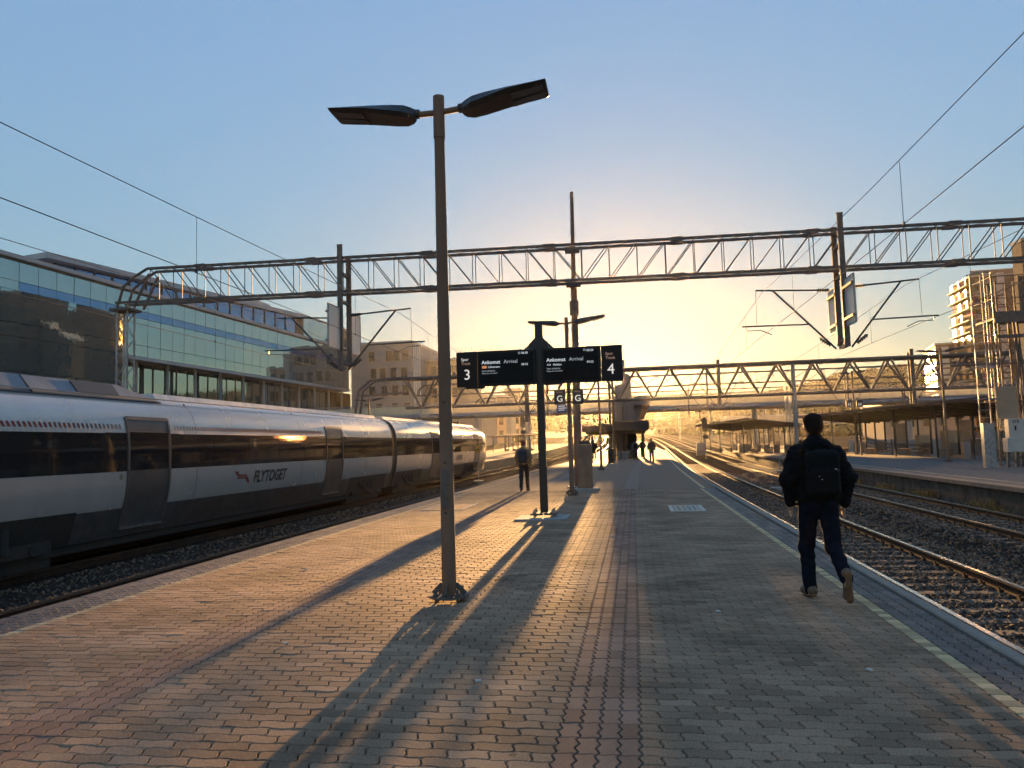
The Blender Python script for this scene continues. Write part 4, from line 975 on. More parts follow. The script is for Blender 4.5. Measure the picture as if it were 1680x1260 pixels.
# print on the side: slanted hatch stripe, emblem and name
hm = MB().use(M_redp); hm.add([(0, 0, 0), (0, .06, 0), (prof_u(2.27) - prof_u(2.17), .0, .10), (prof_u(2.27) - prof_u(2.17), -.06, .10)], [(0, 1, 2, 3)]); hm = hm.mesh('red_hatch_mark')
for k in range(135):
    y = 9.0 + k * .125
    if 15.1 < y < 16.9: continue
    w_ = min(1, .3 + .16 * abs(y - 16)); inst('red_hatch_mark', hm, train, (XT + prof_u(2.17) + .012, y, 2.17), (0, 0, 0), (1, w_, 1))
lp = lambda z: XT + prof_u(z) + .006
b = MB().use(M_redp)
q = lambda pts: b.add([(lp(z), y, z) for y, z in pts], [tuple(range(len(pts)))])
E_ = lambda pts: q([(19.75 + (y - 22.15) * .72, .91 + (z - .935) * .72) for y, z in pts])
E_([(22.15, 1.17), (22.42, 1.17), (22.55, 1.03), (22.35, 1.03)]); E_([(22.35, 1.03), (22.55, 1.03), (23.12, 1.03), (23.12, .97), (22.40, .97)]); E_([(22.45, .94), (23.25, .94), (23.25, .88), (22.38, .88)]); E_([(23.02, .88), (23.25, .88), (23.42, .70), (23.22, .70)])
b.build('emblem', train)
def side_text(s_, y, z, size, bold, sx):
    o = text(train, s_, (0, 0, 0), size, M_txt, (0, 0, 0), bold=bold, shear=.22, sx=sx); n_ = len(o.data.vertices); c = np.empty(n_ * 3); o.data.vertices.foreach_get('co', c); c = c.reshape(-1, 3)
    org = parent_origin(train); W = np.stack([np.array([XT + prof_u(z + v) + .007 + w for v, w in c[:, 1:]]), y + c[:, 0] * sx, z + c[:, 1]], 1) - np.array(org)
    o.location = (0, 0, 0); o.scale = (1, 1, 1); o.data.vertices.foreach_set('co', W.ravel()); o.data.update()
side_text('FLYTOGET', 20.85, .73, .47, .012, .92); side_text('FLYTOGET', 46.6, .78, .4, .01, .9)

# ------------------------------------------------------------------ street lamps
def lamp(x, y, label, H=5.39, base=True, z=0.0, s=1.0, group='double armed lamps', slope=.035):
    t = thing('street_lamp', label, 'street lamp', (x, y, z), group)
    b = MB().use(M_pole); b.tube((x, y, z + .02), (x, y, z + H - .42), .076 * s, .056 * s, 16); b.build('pole', t, True)
    b = MB().use(M_pole); b.tube((x, y, z + H - .47), (x, y, z + H), .064 * s, .062 * s, 16); b.build('pole_cap', t, True)
    b = MB().use(M_pole); b.tube((x, y, z + H - .18), (x - .33, y, z + H - .18), .033, n=10); b.tube((x, y, z + H - .18), (x + .33, y, z + H - .15), .033, n=10); b.build('arm', t, True)
    for sd in (-1, 1):
        # luminaire: narrow at the joint, waist, flat wide lamp field; seen from below
        b = MB().use(M_dark); z1 = z + H - .18 + (.02 if sd > 0 else 0); up = .15 if sd > 0 else .09
        prof = [(.26, .05, .05), (.30, .10, .065), (.38, .16, .075), (.52, .185, .07), (.66, .205, .058), (.78, .22, .048), (1.16, .22, .034), (1.19, .21, .024)]
        rings = []
        for (u, w, h) in prof:
            zc = z1 + up * max(0, (u - .3)) / .9 * (1.15 if u < .8 else 1.0); xx = x + sd * u
            rings.append([(xx, y - w, zc - h * .35), (xx, y - w * .55, zc + h), (xx, y + w * .55, zc + h), (xx, y + w, zc - h * .35), (xx, y + w * .8, zc - h), (xx, y - w * .8, zc - h)])
        b.loft(rings); hd = b.build('lamp_head', t)
        za = z1 + up * .48 / .9 - .048; zb = z1 + up * .86 / .9 - .036
        for yy in (-.15, .02):
            q = MB().use(mat('led_field', (.10, .10, .105), .25, c2=(.07, .07, .075), scale=40)); q.loft([[(x + sd * .82, y + yy, za), (x + sd * .82, y + yy + .13, za), (x + sd * .82, y + yy + .13, za + .012), (x + sd * .82, y + yy, za + .012)], [(x + sd * 1.15, y + yy, zb), (x + sd * 1.15, y + yy + .13, zb), (x + sd * 1.15, y + yy + .13, zb + .012), (x + sd * 1.15, y + yy, zb + .012)]]); q.build('led_panel', hd)
        q = MB().use(M_dark); q.tube((x + sd * .22, y, z1 + .005), (x + sd * .3, y, z1 + .01), .05, n=10); q.build('joint', t)
    if base:
        b = MB().use(M_dsteel); b.loft([[(x + r_ * math.cos(a), y + r_ * math.sin(a), zz) for a in np.linspace(0, 2 * math.pi, 8, endpoint=False) + R(22.5)] for r_, zz in ((.21, z + .035), (.21, z + .06))]); b.build('base_plate', t)
        for a in (45, 135, 225, 315):
            q = MB().use(M_dsteel); px, py = x + .16 * math.cos(R(a)), y + .16 * math.sin(R(a))
            q.tube((px, py, z), (px, py, z + .13), .016, n=6); q.tube((px, py, z + .06), (px, py, z + .085), .032, n=6); q.build('anchor_bolt', t)
        for a in (0, 90, 180, 270): q = MB().use(M_dsteel); q.beam((x + .07 * math.cos(R(a)), y + .07 * math.sin(R(a)), z + .17), (x + .17 * math.cos(R(a)), y + .17 * math.sin(R(a)), z + .07), .012, .05); q.build('gusset', t)
    return t
L1 = lamp(-1.95, 7.89, 'nearest and tallest looking double lamp on the paved platform')
b = MB().use(M_dsteel); b.box(-1.985, -1.915, 7.805, 7.82, .95, 1.35); b.build('service_hatch', L1)
b = MB().use(M_black)
for z in (2.05, 1.42, .9): b.tube((-1.95, 7.81, z), (-1.95, 7.84, z), .012, n=6)
b.build('hatch_screw', L1)
lamp(-1.93, 23.7, 'double lamp carrying the two G signs beside the tall mast', H=5.5)
lamp(-1.9, 44.6, 'thin double lamp pole between the cabinet and the canopy')
lamp(-1.75, 68, 'small double lamp pole before the dark canopies', base=False)
lamp(16.75, 44.9, 'lamp pole on the platform across, left of the ladder cage', H=6.2)
lamp(18.0, 66.8, 'lamp pole carrying two small H signs on the platform across', H=6.9)
lamp(-20.5, 58, 'lamp pole standing behind the train roof, nearer the glass office', H=5.6)
lamp(-22.5, 88, 'lamp pole behind the train in front of the beige office', H=5.6)
lamp(9.9, 118, 'lamp pole under the footbridge right of the tower', H=6.4, z=.4)

# ------------------------------------------------------------------ departure sign
M_scrn = mat('display_screen', (.004, .005, .007), .3, spec=.12, c2=(.008, .01, .015), scale=3)
M_case = mat('sign_case', (.02, .016, .015), .5, spec=.2, c2=(.022, .018, .017), scale=6)
M_ltxt = mat('lit_text', (.1, .1, .1), .6, scale=5, emit=(.75, .82, .88), estr=.12)
M_dtxt = mat('dim_lit_text', (.1, .1, .1), .6, scale=5, emit=(.6, .66, .72), estr=.08)
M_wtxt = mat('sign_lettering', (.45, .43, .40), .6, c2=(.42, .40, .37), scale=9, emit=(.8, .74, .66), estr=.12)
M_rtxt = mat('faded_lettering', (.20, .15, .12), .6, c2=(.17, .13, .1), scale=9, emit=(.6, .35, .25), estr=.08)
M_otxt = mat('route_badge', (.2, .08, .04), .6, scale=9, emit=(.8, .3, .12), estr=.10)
SY = 16.59; SX = -1.97
ds = thing('departure_sign', 'wide black arrival display on a post showing tracks 3 and 4', 'sign', (SX, SY, 0))
b = MB().use(M_black); b.bbox(SX - .08, SX + .08, SY - .02, SY + .14, .12, 4.22, .012); b.build('post', ds)
def case(x0, x1, nm='sign_panel'):
    b = MB().use(M_case); b.bbox(x0, x1, SY - .115, SY - .025, 2.885, 3.655, .008); return b.build(nm, ds)
p1 = case(-3.80, -3.335); p2 = case(-3.325, -2.04); p3 = case(-1.90, -.63); p4 = case(-.62, -.17)
for pp, x0, x1 in ((p2, -3.29, -2.09), (p3, -1.85, -.68)):
    q = MB().use(M_scrn); q.box(x0, x1, SY - .121, SY - .116, 2.94, 3.60); q.build('screen', pp)
b = MB().use(M_case); b.box(-3.6, -3.18, SY - .1, SY - .04, 2.84, 2.884); b.box(-1.86, -1.5, SY - .1, SY - .04, 2.86, 2.884); b.build('cable_trunk', ds)
b = MB().use(M_black)
for s in (-1, 1): b = MB().use(M_black); b.prism([(SX + s * .082, 3.66), (SX + s * .34, 3.66), (SX + s * .082, 3.92)], 'y', SY + .02, SY + .05); b.build('gusset', ds)
TY = SY - .1265
def T(pp, s_, x, z, size, m, **k): text(pp, s_, (x, TY, z), size, m, **k)
T(p1, 'Spor', -3.69, 3.46, .088, M_wtxt); T(p1, 'Track', -3.69, 3.37, .088, M_rtxt); T(p1, '3', -3.64, 3.045, .32, M_wtxt)
T(p2, '08:38', -2.35, 3.56, .066, M_ltxt); T(p2, 'Ankomst', -3.23, 3.37, .112, M_ltxt, bold=.0012); T(p2, 'Arrival', -2.74, 3.37, .112, M_dtxt)
T(p2, 'Lillestrøm', -3.09, 3.28, .066, M_ltxt); T(p2, '08:43', -2.35, 3.31, .066, M_ltxt)
T(p2, 'Ingen påstigning', -3.23, 3.205, .046, M_dtxt); T(p2, 'Please do not board', -3.23, 3.15, .042, M_dtxt)
q = MB().use(M_otxt); q.box(-3.225, -3.12, TY + .001, TY + .004, 3.275, 3.33); q.build('route_badge', p2)
T(p3, '08:38', -.93, 3.55, .066, M_ltxt); T(p3, 'Ankomst', -1.80, 3.36, .112, M_ltxt, bold=.0012); T(p3, 'Arrival', -1.31, 3.36, .112, M_dtxt)
T(p3, 'R20', -1.79, 3.275, .052, M_ltxt); T(p3, 'Halden', -1.66, 3.27, .066, M_ltxt); T(p3, '09:22', -.93, 3.30, .066, M_ltxt)
T(p3, 'Ingen påstigning', -1.80, 3.195, .046, M_dtxt); T(p3, 'Please do not board', -1.80, 3.14, .042, M_dtxt)
for pp, x in ((p2, -2.395), (p3, -.975)):
    q = MB().use(M_dtxt); q.path([(x + .022 * math.cos(a), TY + .002, 3.583 + .022 * math.sin(a)) for a in np.linspace(0, 2 * math.pi, 12)], .004, 4); q.beam((x, TY + .002, 3.583), (x, TY + .002, 3.6), .005); q.beam((x, TY + .002, 3.583), (x + .012, TY + .002, 3.583), .005); q.build('clock_symbol', pp)
T(p4, 'Spor', -.53, 3.45, .088, M_rtxt); T(p4, 'Track', -.53, 3.36, .088, M_rtxt); T(p4, '4', -.50, 3.04, .32, M_wtxt)
M_spike = mat('spike_wire', (.45, .43, .40), .4, .6, scale=9)
b = MB().use(M_spike)
for x0, x1 in ((-3.78, -2.1), (-1.75, -.2)):
    n = int((x1 - x0) / .047)
    for k in range(n):
        x = x0 + k * .047; b.tube((x, SY - .07, 3.655), (x + float(rng.normal(0, .012)), SY - .07 + (.05 if k % 3 == 0 else -.05 if k % 3 == 1 else 0), 3.655 + .135), .0035, .002, 3, False)
    b.box(x0, x1, SY - .085, SY - .055, 3.6555, 3.662)
b.build('bird_spikes', ds)
b = MB().use(M_dsteel)
for a in (0, 90, 180, 270):
    cx_, cy2 = SX + .21 * math.cos(R(a + 45)), SY + .06 + .21 * math.sin(R(a + 45)); b.bbox(cx_ - .13, cx_ + .13, cy2 - .1, cy2 + .1, .07 + .002 * (a // 90), .115 + .002 * (a // 90), .02)
b.build('base_plate', ds)
b = MB().use(M_bolt)
for a in (0, 90, 180, 270): cx_, cy2 = SX + .28 * math.cos(R(a + 45)), SY + .06 + .24 * math.sin(R(a + 45)); b.tube((cx_, cy2, .0), (cx_, cy2, .2), .022, n=6); b.tube((cx_, cy2, .12), (cx_, cy2, .155), .04, n=6)
b.build('anchor_bolt', ds)
b = MB().use(M_conc); b.bbox(SX - .58, SX + .52, SY - .50, SY + .55, -.03, .028, .012); b.build('concrete_pad', ds)

# ------------------------------------------------------------------ G signs, blue sign, cabinet, cover plate, bins
M_gsign = mat('black_sign', (.03, .024, .026), .5, scale=6); M_bsign = mat('blue_sign', (.02, .05, .22), .45, c2=(.018, .045, .19), scale=6)
def sector(label, x0, x1, letter, y=23.5, z0=2.78, z1=3.24, big=.27, small=.075, grp='sector letter signs'):
    t = thing('sector_sign', label, 'sign', ((x0 + x1) / 2, y, z0), grp)
    b = MB().use(M_gsign); b.bbox(x0, x1, y - .06, y + .06, z0, z1, .01); b.build('panel', t)
    if small: text(t, 'Sektor', ((x0 + x1) / 2, y - .064, z1 - .1), small, M_rtxt, align='CENTER')
    text(t, letter, ((x0 + x1) / 2, y - .064, z0 + .09), big, M_wtxt, align='CENTER')
    b = MB().use(M_dsteel); s = 1 if x1 < -1.9 or (x1 < 18 and x0 > 10) else -1; xe = x1 if s > 0 else x0
    b.box(min(xe, xe + s * .15), max(xe, xe + s * .15), y - .02, y + .02, z1 - .12, z1 - .06); b.box(min(xe, xe + s * .15), max(xe, xe + s * .15), y - .02, y + .02, z0 + .05, z0 + .1); b.build('bracket', t)
sector('left G sector sign, above the little blue board', -2.36, -2.02, 'G'); sector('right G sector sign, between the lamp pole and the mast', -1.80, -1.47, 'G')
t = thing('blue_board', 'small blue information board under the left G sign', 'sign', (-2.12, 23.5, 2.55))
b = MB().use(M_bsign); b.bbox(-2.29, -1.99, 23.44, 23.52, 2.54, 2.775, .006); b.build('panel', t)
for z, w_ in ((2.72, .2), (2.66, .24), (2.60, .18)): q = MB().use(M_wtxt); q.box(-2.24, -2.24 + w_, 23.433, 23.438, z, z + .018); q.build('print_line', t)
sector('left H sector sign on the lamp pole across the tracks', 17.35, 17.85, 'H', 66.6, 3.9, 4.45, .36, 0, 'sector letter signs'); sector('right H sector sign on the lamp pole across the tracks', 18.15, 18.65, 'H', 66.6, 3.9, 4.45, .36, 0, 'sector letter signs')
sector('left H sector sign before the dark canopies', -2.75, -2.25, 'H', 71, 2.6, 3.3, .4, 0, 'sector letter signs'); sector('right H sector sign before the dark canopies', -1.3, -.8, 'H', 71, 2.6, 3.3, .4, 0, 'sector letter signs')
M_rust = mat('brown_cabinet_paint', (.24, .155, .10), .6, c2=(.16, .10, .07), scale=4, bump=.12, stretch=(1, 1, .4))
t = thing('platform_cabinet', 'tall brown metal cabinet standing right of the mast foot', 'cabinet', (-1.66, 25.9, 0))
b = MB().use(M_rust); b.bbox(-1.89, -1.40, 25.6, 25.98, .1, 1.55, .012); b.build('body', t)
b = MB().use(M_rust); b.bbox(-1.87, -1.42, 25.575, 25.598, .52, 1.5, .004); b.build('door', t)
b = MB().use(M_rust); b.bbox(-1.87, -1.42, 25.575, 25.598, .13, .5, .004); b.build('lower_door', t)
b = MB().use(M_bolt); b.box(-1.80, -1.785, 25.562, 25.574, .95, 1.05); b.build('handle', t)
b = MB().use(M_conc); b.bbox(-2.0, -1.18, 25.45, 26.1, -.02, .098, .015); b.build('plinth', t)
b = MB().use(M_dark); b.bbox(-1.82, -1.5, 25.7, 25.9, 1.552, 1.66, .02); b.path([(-1.7, 25.8, 1.66), (-1.55, 25.75, 1.78), (-1.42, 25.7, 1.86)], [.03, .03, .02]); b.build('top_box', t)
t = thing('access_cover', 'pale metal access cover set flush in the shaded paving', 'cover', (1.14, 18.5, 0))
M_cov = mat('pale_cover', (.50, .47, .42), .55, .3, c2=(.40, .38, .34), scale=8)
b = MB().use(M_cov)
for a in ((.75, 1.53, 17.66, 17.78), (.75, 1.53, 19.1, 19.22), (.75, .84, 17.78, 19.1), (1.44, 1.53, 17.78, 19.1)): b.box(*a, -.02, .012)
b.build('frame', t); b = MB().use(M_dsteel); b.box(.841, 1.439, 17.781, 19.099, -.02, .004); b.build('plate', t)
tread = MB().use(M_cov).box(-.055, .055, -.018, .018, .0042, .011).mesh('tread_bar')
for i in range(5):
    for j in range(16): inst('tread_bar', tread, t, (.9 + i * .12, 17.85 + j * .08, 0), (0, 0, R(45 if (i + j) % 2 else -45)))
t = thing('litter_bin', 'dark upright litter bin on the platform before the tower', 'bin', (-1.75, 58.4, 0))
b = MB().use(M_case); b.bbox(-1.97, -1.53, 58.2, 58.6, .03, 1.05, .03); b.build('body', t); b = MB().use(M_dark); b.bbox(-2.0, -1.5, 58.17, 58.63, 1.052, 1.12, .02); b.box(-1.9, -1.6, 58.19, 58.199, .8, .95); b.build('lid', t)
t = thing('grit_box', 'grey sloping grit box beside the litter bin', 'box', (-1.0, 71, 0))
b = MB().use(M_steel); b.loft([[(-1.45, 70.6, 0), (-.55, 70.6, 0), (-.55, 71.4, 0), (-1.45, 71.4, 0)], [(-1.55, 70.5, .62), (-.45, 70.5, .62), (-.45, 71.5, .62), (-1.55, 71.5, .62)]]); b.build('body', t)
b = MB().use(M_steel); b.bbox(-1.6, -.4, 70.45, 71.55, .622, .74, .03); b.build('lid', t)
t = thing('information_case', 'dark upright information case beneath the canopy', 'case', (-.1, 72.4, 0))
b = MB().use(M_case); b.bbox(-.55, .25, 72.2, 72.5, .05, 2.3, .02); b.build('case', t)
t = thing('stop_sign_post', 'small yellow stop board on a thin post beside the train nose', 'sign', (-10.2, 50, -.7))
b = MB().use(M_steel); b.tube((-10.2, 50, -.75), (-10.2, 50, 1.65), .03, n=8); b.build('post', t); b = MB().use(M_conc); b.bbox(-10.5, -9.9, 49.8, 50.2, -.8, -.66, .02); b.build('foot', t)
b = MB().use(mat('yellow_board', (.55, .28, .03), .5, scale=6)); b.bbox(-10.38, -10.02, 49.93, 49.965, 1.15, 1.62, .004); b.build('board', t); q = MB().use(M_black); q.box(-10.3, -10.1, 49.922, 49.928, 1.33, 1.40); q.build('symbol', t)
t = thing('track_marker_post', 'thin grey marker post with flat foot between the right tracks', 'post', (6.6, 31, -.8))
b = MB().use(M_steel); b.tube((6.75, 38, -.9), (6.75, 38, .55), .035, n=8); b.bbox(6.55, 6.95, 37.9, 38.1, .0, .06, .01); b.build('post', t); b = MB().use(M_conc); b.bbox(6.3, 7.2, 37.7, 38.3, -.9, -.74, .02); b.build('foot', t)

# ------------------------------------------------------------------ railway signals
M_sig = mat('signal_black', (.04, .025, .022), .55, scale=6)
def signal(x, y, z0, zh, label, s=1.0, ladder=True):
    t = thing('railway_signal', label, 'signal', (x, y, z0), 'railway light signals')
    b = MB().use(M_dsteel); b.tube((x, y, z0), (x, y, zh - .9 * s), .08, n=8); b.build('post', t)
    w, h = .33 * s, .85 * s
    out = [(x + w * math.cos(a), zh - h + w + w * math.sin(a)) for a in np.linspace(math.pi, 2 * math.pi, 9)] + [(x + w * math.cos(a), zh + h - w + w * math.sin(a)) for a in np.linspace(0, math.pi, 9)]
    b = MB().use(M_sig); b.prism(out, 'y', y - .06, y + .06); p = b.build('back_board', t)
    for k in range(3):
        q = MB().use(M_black); zc = zh - .5 * s + k * .5 * s; q.tube((x, y - .061, zc), (x, y - .26, zc), .13 * s, n=10); q.build('lamp_hood', p)
    b = MB().use(M_sig); b.bbox(x - .3 * s, x + .38 * s, y - .14, y + .14, zh - 1.65 * s, zh - 1.2 * s, .02); b.build('relay_box', t)
signal(8.2, 92, -.9, 3.35, 'large dark light signal between the tracks right of the tower'); signal(-13.2, 92, .1, 4.35, 'dark oval signal rising above the left shelter roof', .85); signal(-12.5, 150, .3, 4.2, 'far oval signal left of the G sign pole', .8); signal(-2.2, 118, .5, 4.4, 'oval signal half hidden behind the thin lamp pole', .9)
# ------------------------------------------------------------------ waiting shelters
M_sroof = mat('shelter_roof', (.075, .035, .025), .55, c2=(.05, .025, .02), scale=2); M_sgl = mat('shelter_glass', (.5, .52, .5), .08, trans=.9, c2=(.46, .48, .46), scale=2)
M_bench = mat('bench_wood', (.36, .25, .15), .7, c2=(.28, .19, .11), scale=4)
def shelter(label, p0, p1, depth, h0, h1, n, rails=True, z=0.0, wall=True):
    t = thing('waiting_shelter', label, 'shelter', (p0[0], p0[1], z), 'platform waiting shelters')
    a = Vector((*p0, z)); d = Vector((*p1, z)) - a; L = d.length; d.normalize(); nn = Vector((d.y, -d.x, 0))
    P = lambda s, m_, zz: tuple(a + d * s + nn * m_ + Vector((0, 0, zz)))
    b = MB().use(M_sroof); b.loft([[P(-.8, -.5, h0 - .02), P(L + .8, -.5, h0 - .02), P(L + .8, -.5, h0 + .14), P(-.8, -.5, h0 + .14)], [P(-.8, depth + .6, h1 - .02), P(L + .8, depth + .6, h1 - .02), P(L + .8, depth + .6, h1 + .16), P(-.8, depth + .6, h1 + .16)]]); b.build('roof', t)
    for k in range(n + 1):
        s = L * k / n
        rod('post', t, P(s, 0, 0), P(s, 0, h0 - .021), .075, M_black, 6)
        if k % 3 == 0: rod('back_post', t, P(s, depth, 0), P(s, depth, h1 - .021), .07, M_black, 6)
        b = MB().use(M_dsteel); b.beam(P(s, -.45, h0 - .09), P(s, depth + .5, h1 - .09), .07, .12); b.build('rafter', t)
        if wall and k < n and k % 5 == 4:
            q = MB().use(M_sgl); s1 = L * (k + 1) / n; q.loft([[P(s + .07, -.015, .9), P(s1 - .07, -.015, .9), P(s1 - .07, .015, .9), P(s + .07, .015, .9)], [P(s + .07, -.015, h0 - .3), P(s1 - .07, -.015, h0 - .3), P(s1 - .07, .015, h0 - .3), P(s + .07, .015, h0 - .3)]]); q.build('pane', t)
    b = MB().use(M_conc)
    for k in range(0, n, 2): s, s1 = L * k / n, L * (k + 1) / n; b.loft([[P(s + .08, -.06, 0), P(s1 - .08, -.06, 0), P(s1 - .08, .06, 0), P(s + .08, .06, 0)], [P(s + .08, -.06, .85), P(s1 - .08, -.06, .85), P(s1 - .08, .06, .85), P(s + .08, .06, .85)]])
    b.build('low_wall', t)
    for k in range(1, n, 3):
        s = L * k / n; b = MB().use(M_bench); b.loft([[P(s, depth * .5, .42), P(s + 1.5, depth * .5, .42), P(s + 1.5, depth * .5 + .45, .42), P(s, depth * .5 + .45, .42)], [P(s, depth * .5, .48), P(s + 1.5, depth * .5, .48), P(s + 1.5, depth * .5 + .45, .48), P(s, depth * .5 + .45, .48)]])
        b.loft([[P(s + .05, depth * .5 + .05, 0), P(s + 1.45, depth * .5 + .05, 0), P(s + 1.45, depth * .5 + .4, 0), P(s + .05, depth * .5 + .4, 0)], [P(s + .05, depth * .5 + .05, .419), P(s + 1.45, depth * .5 + .05, .419), P(s + 1.45, depth * .5 + .4, .419), P(s + .05, depth * .5 + .4, .419)]]); b.build('bench', t)
    return t
shelter('brown roofed open shelter behind the walking man, at the far end', (11.8 + off(100), 108), (14.9 + off(78), 80), 4.2, 2.75, 3.45, 14)
shelter('long brown roofed shelter beyond the cream cabinets at right', (20.6, 76), (24.6, 46), 4.5, 2.75, 3.4, 16)
shelter('open post shelter seen past the train nose on the left', (-21.5, 128), (-15.6, 126), 4, 3.2, 2.9, 8, wall=False, z=.1)
# ------------------------------------------------------------------ cabinets, ramp rails and parapet behind the platform across
def cabinet(label, x, y, w, d, h, m, doors=2, z=0):
    t = thing('trackside_cabinet', label, 'cabinet', (x, y, z), 'trackside equipment cabinets')
    b = MB().use(m); b.bbox(x - w / 2, x + w / 2, y - d / 2, y + d / 2, z + .08, z + h, .02); b.build('body', t)
    b = MB().use(M_conc); b.box(x - w / 2 - .03, x + w / 2 + .03, y - d / 2 - .03, y + d / 2 + .03, z - .5, z + .078); b.build('plinth', t)
    for k in range(doors):
        q = MB().use(m); xa = x - w / 2 + .03 + k * (w - .06) / doors; q.bbox(xa + .012, xa + (w - .06) / doors - .012, y - d / 2 - .022, y - d / 2 - .002, z + .14, z + h - .06, .004); p = q.build('door', t)
        q = MB().use(M_black); q.box(xa + (w - .06) / doors - .1, xa + (w - .06) / doors - .07, y - d / 2 - .035, y - d / 2 - .023, z + h * .5, z + h * .5 + .14); q.build('handle', p)
M_wcab = mat('white_cabinet', (.44, .41, .37), .7, c2=(.38, .355, .32), scale=3); M_ycab = mat('ochre_cabinet', (.50, .40, .26), .6, c2=(.44, .35, .23), scale=3)
cabinet('small cream two door cabinet, leftmost of the pair by the ramp rails', 22.3, 64.5, .85, .7, 1.45, M_ycab); cabinet('larger cream two door cabinet, right of the small cream one', 22.9, 60.5, 1.25, .8, 1.75, M_ycab)
cabinet('white cabinet behind the lamp pole across the tracks', 22.0, 52.0, .8, .8, 1.65, M_wcab, 1); cabinet('pair of white cabinets right of the lamp pole across', 22.9, 51.9, .95, .8, 1.6, M_wcab, 2)
cabinet('low brown cabinet between cream and white cabinets', 24.2, 58.5, 1.4, .8, 1.1, M_rust, 2)
cabinet('small pale box at the far platform end beside the signal', 6.6 + off(95), 96, 1.0, .6, 1.0, M_wcab, 1, rise(96)); cabinet('grey box on the far platform edge right of the signal', 11.1 + off(90), 92, .9, .7, .95, M_steel, 1)
t = thing('ramp_rails', 'three bent pale rails of a ramp left of the cream cabinets', 'railing', (20.5, 70, 0))
for k in range(3):
    z = .35 + k * .32; b = MB().use(M_white); b.path([(20.8, 78, z - .3), (20.9, 77, z + .5), (21.0, 72, z + .05), (21.4, 69.0, z - .25), (22.0, 62.5, z - .3)], .075, 6); b.build('rail', t, True)
for y, x in ((77, 20.9), (72, 21.0), (69, 21.4)): rod('post', t, (x, y, -.6), (x, y, 1.2), .06, M_dsteel)
t = thing('parapet_wall', 'long grey concrete parapet behind the cabinets at right', 'wall', (27, 60, 0))
slab_m = MB().use(M_conc).bbox(-.12, .12, -2.46, 2.46, -1, 1.05, .02).mesh('wall_slab')
for k in range(14): inst('wall_slab', slab_m, t, (29.5 - k * .18, 36 + k * 5, 0), (0, 0, R(2)))
# ------------------------------------------------------------------ dry weeds along the foot of the opposite platform
M_weed = mat('dry_weed', (.36, .18, .055), .9, c2=(.20, .15, .045), scale=3, tint=.6)
def weeds(n, y0, y1, xa, xb, hmin, hmax):
    lv = np.array([[0, 0, 0], [.035, .015, .45], [0.02, 0, 1.0], [-.035, -.015, .5]]); y = rng.uniform(y0, y1, n); clump = np.sin(y * 2.1) + np.sin(y * 5.3 + 1) > -.3; y = y[clump]; n = len(y)
    x = rng.uniform(xa, xb, n) + np.interp(y, _oy, _ox); s = rng.uniform(hmin, hmax, n) * (.6 + .4 * np.sin(y * 1.3)); a = rng.uniform(0, 6.28, n); tl = rng.uniform(-.6, .6, (n, 2))
    m_ = np.zeros((n, 3, 3)); m_[:, 0, 0] = np.cos(a) * s; m_[:, 0, 1] = -np.sin(a) * s; m_[:, 1, 0] = np.sin(a) * s; m_[:, 1, 1] = np.cos(a) * s; m_[:, 2, 2] = s; m_[:, 0, 2] = tl[:, 0] * s; m_[:, 1, 2] = tl[:, 1] * s
    link('weeds', replicate('weeds', lv, [np.array([[0, 1, 2, 3]])], m_, np.stack([x, y, np.full(n, -.9)], 1), rng.uniform(-1, 1, n)), M_weed, kind='stuff')
weeds(9000, 14, 48, 10.0, 10.5, .15, .55)
weeds(120, 12, 30, -6.5, -6.3, .1, .3)

t = thing('flush_cover', 'thin edged square cover flush in the sunny paving left of the lamp', 'cover', (-4.85, 20, 0))
b = MB().use(M_cov)
for a in ((-5.4, -4.3, 19.0, 19.05), (-5.4, -4.3, 20.95, 21.0), (-5.4, -5.35, 19.05, 20.95), (-4.35, -4.3, 19.05, 20.95)): b.box(*a, -.02, .01)
b.build('frame', t); b = MB().use(M_pave); b.box(-5.349, -4.351, 19.051, 20.949, -.02, .005); b.build('plate', t)
lm = MB().use(mat('pale_litter', (.6, .58, .54), .8, scale=20)).box(-.03, .03, -.012, .012, 0, .012).mesh('litter')
for k, (x, y) in enumerate(((-.42, 13.2), (-2.9, 6.1), (.7, 7.4), (-4.4, 9.9), (1.5, 5.6), (-1.1, 5.2))):
    o = inst('litter', lm, None, (x, y, .003), (0, 0, k * 1.3), (.7 if k else 1.2, 1, 1)); tag(o, ['scrap of white paper on the red strip of paving', 'pale cigarette end left of the lamp shadow', 'pale scrap on the shaded paving right of the red strip', 'pale scrap on the far left of the sunny paving', 'pale scrap on the shaded paving near the man', 'pale scrap on the paving close to the bottom of the red strip'][k], 'litter', 'scraps of litter on the paving', 'thing')
# ------------------------------------------------------------------ people
M_skin = mat('skin', (.42, .27, .20), .55, c2=(.37, .23, .17), scale=20)
M_hair = mat('dark_hair', (.02, .012, .008), .9, spec=.1, c2=(.02, .014, .01), scale=60, bump=.6, bscale=160)
M_jack = mat('black_jacket', (.008, .008, .009), .9, spec=.12, c2=(.005, .005, .006), scale=12, bump=.45, bscale=22, bdist=.02)
M_jean = mat('dark_blue_jeans', (.009, .011, .020), .9, spec=.1, c2=(.006, .007, .013), scale=14, bump=.4, bscale=26)
M_pack = mat('black_backpack', (.006, .006, .0065), .8, spec=.15, c2=(.004, .004, .0045), scale=20, bump=.3, bscale=80)
M_shoe = mat('brown_shoe', (.16, .09, .05), .6, c2=(.1, .06, .035), scale=14); M_sole = mat('shoe_sole', (.23, .125, .065), .9, spec=.1, c2=(.16, .09, .05), scale=14, bump=.4, bscale=90)
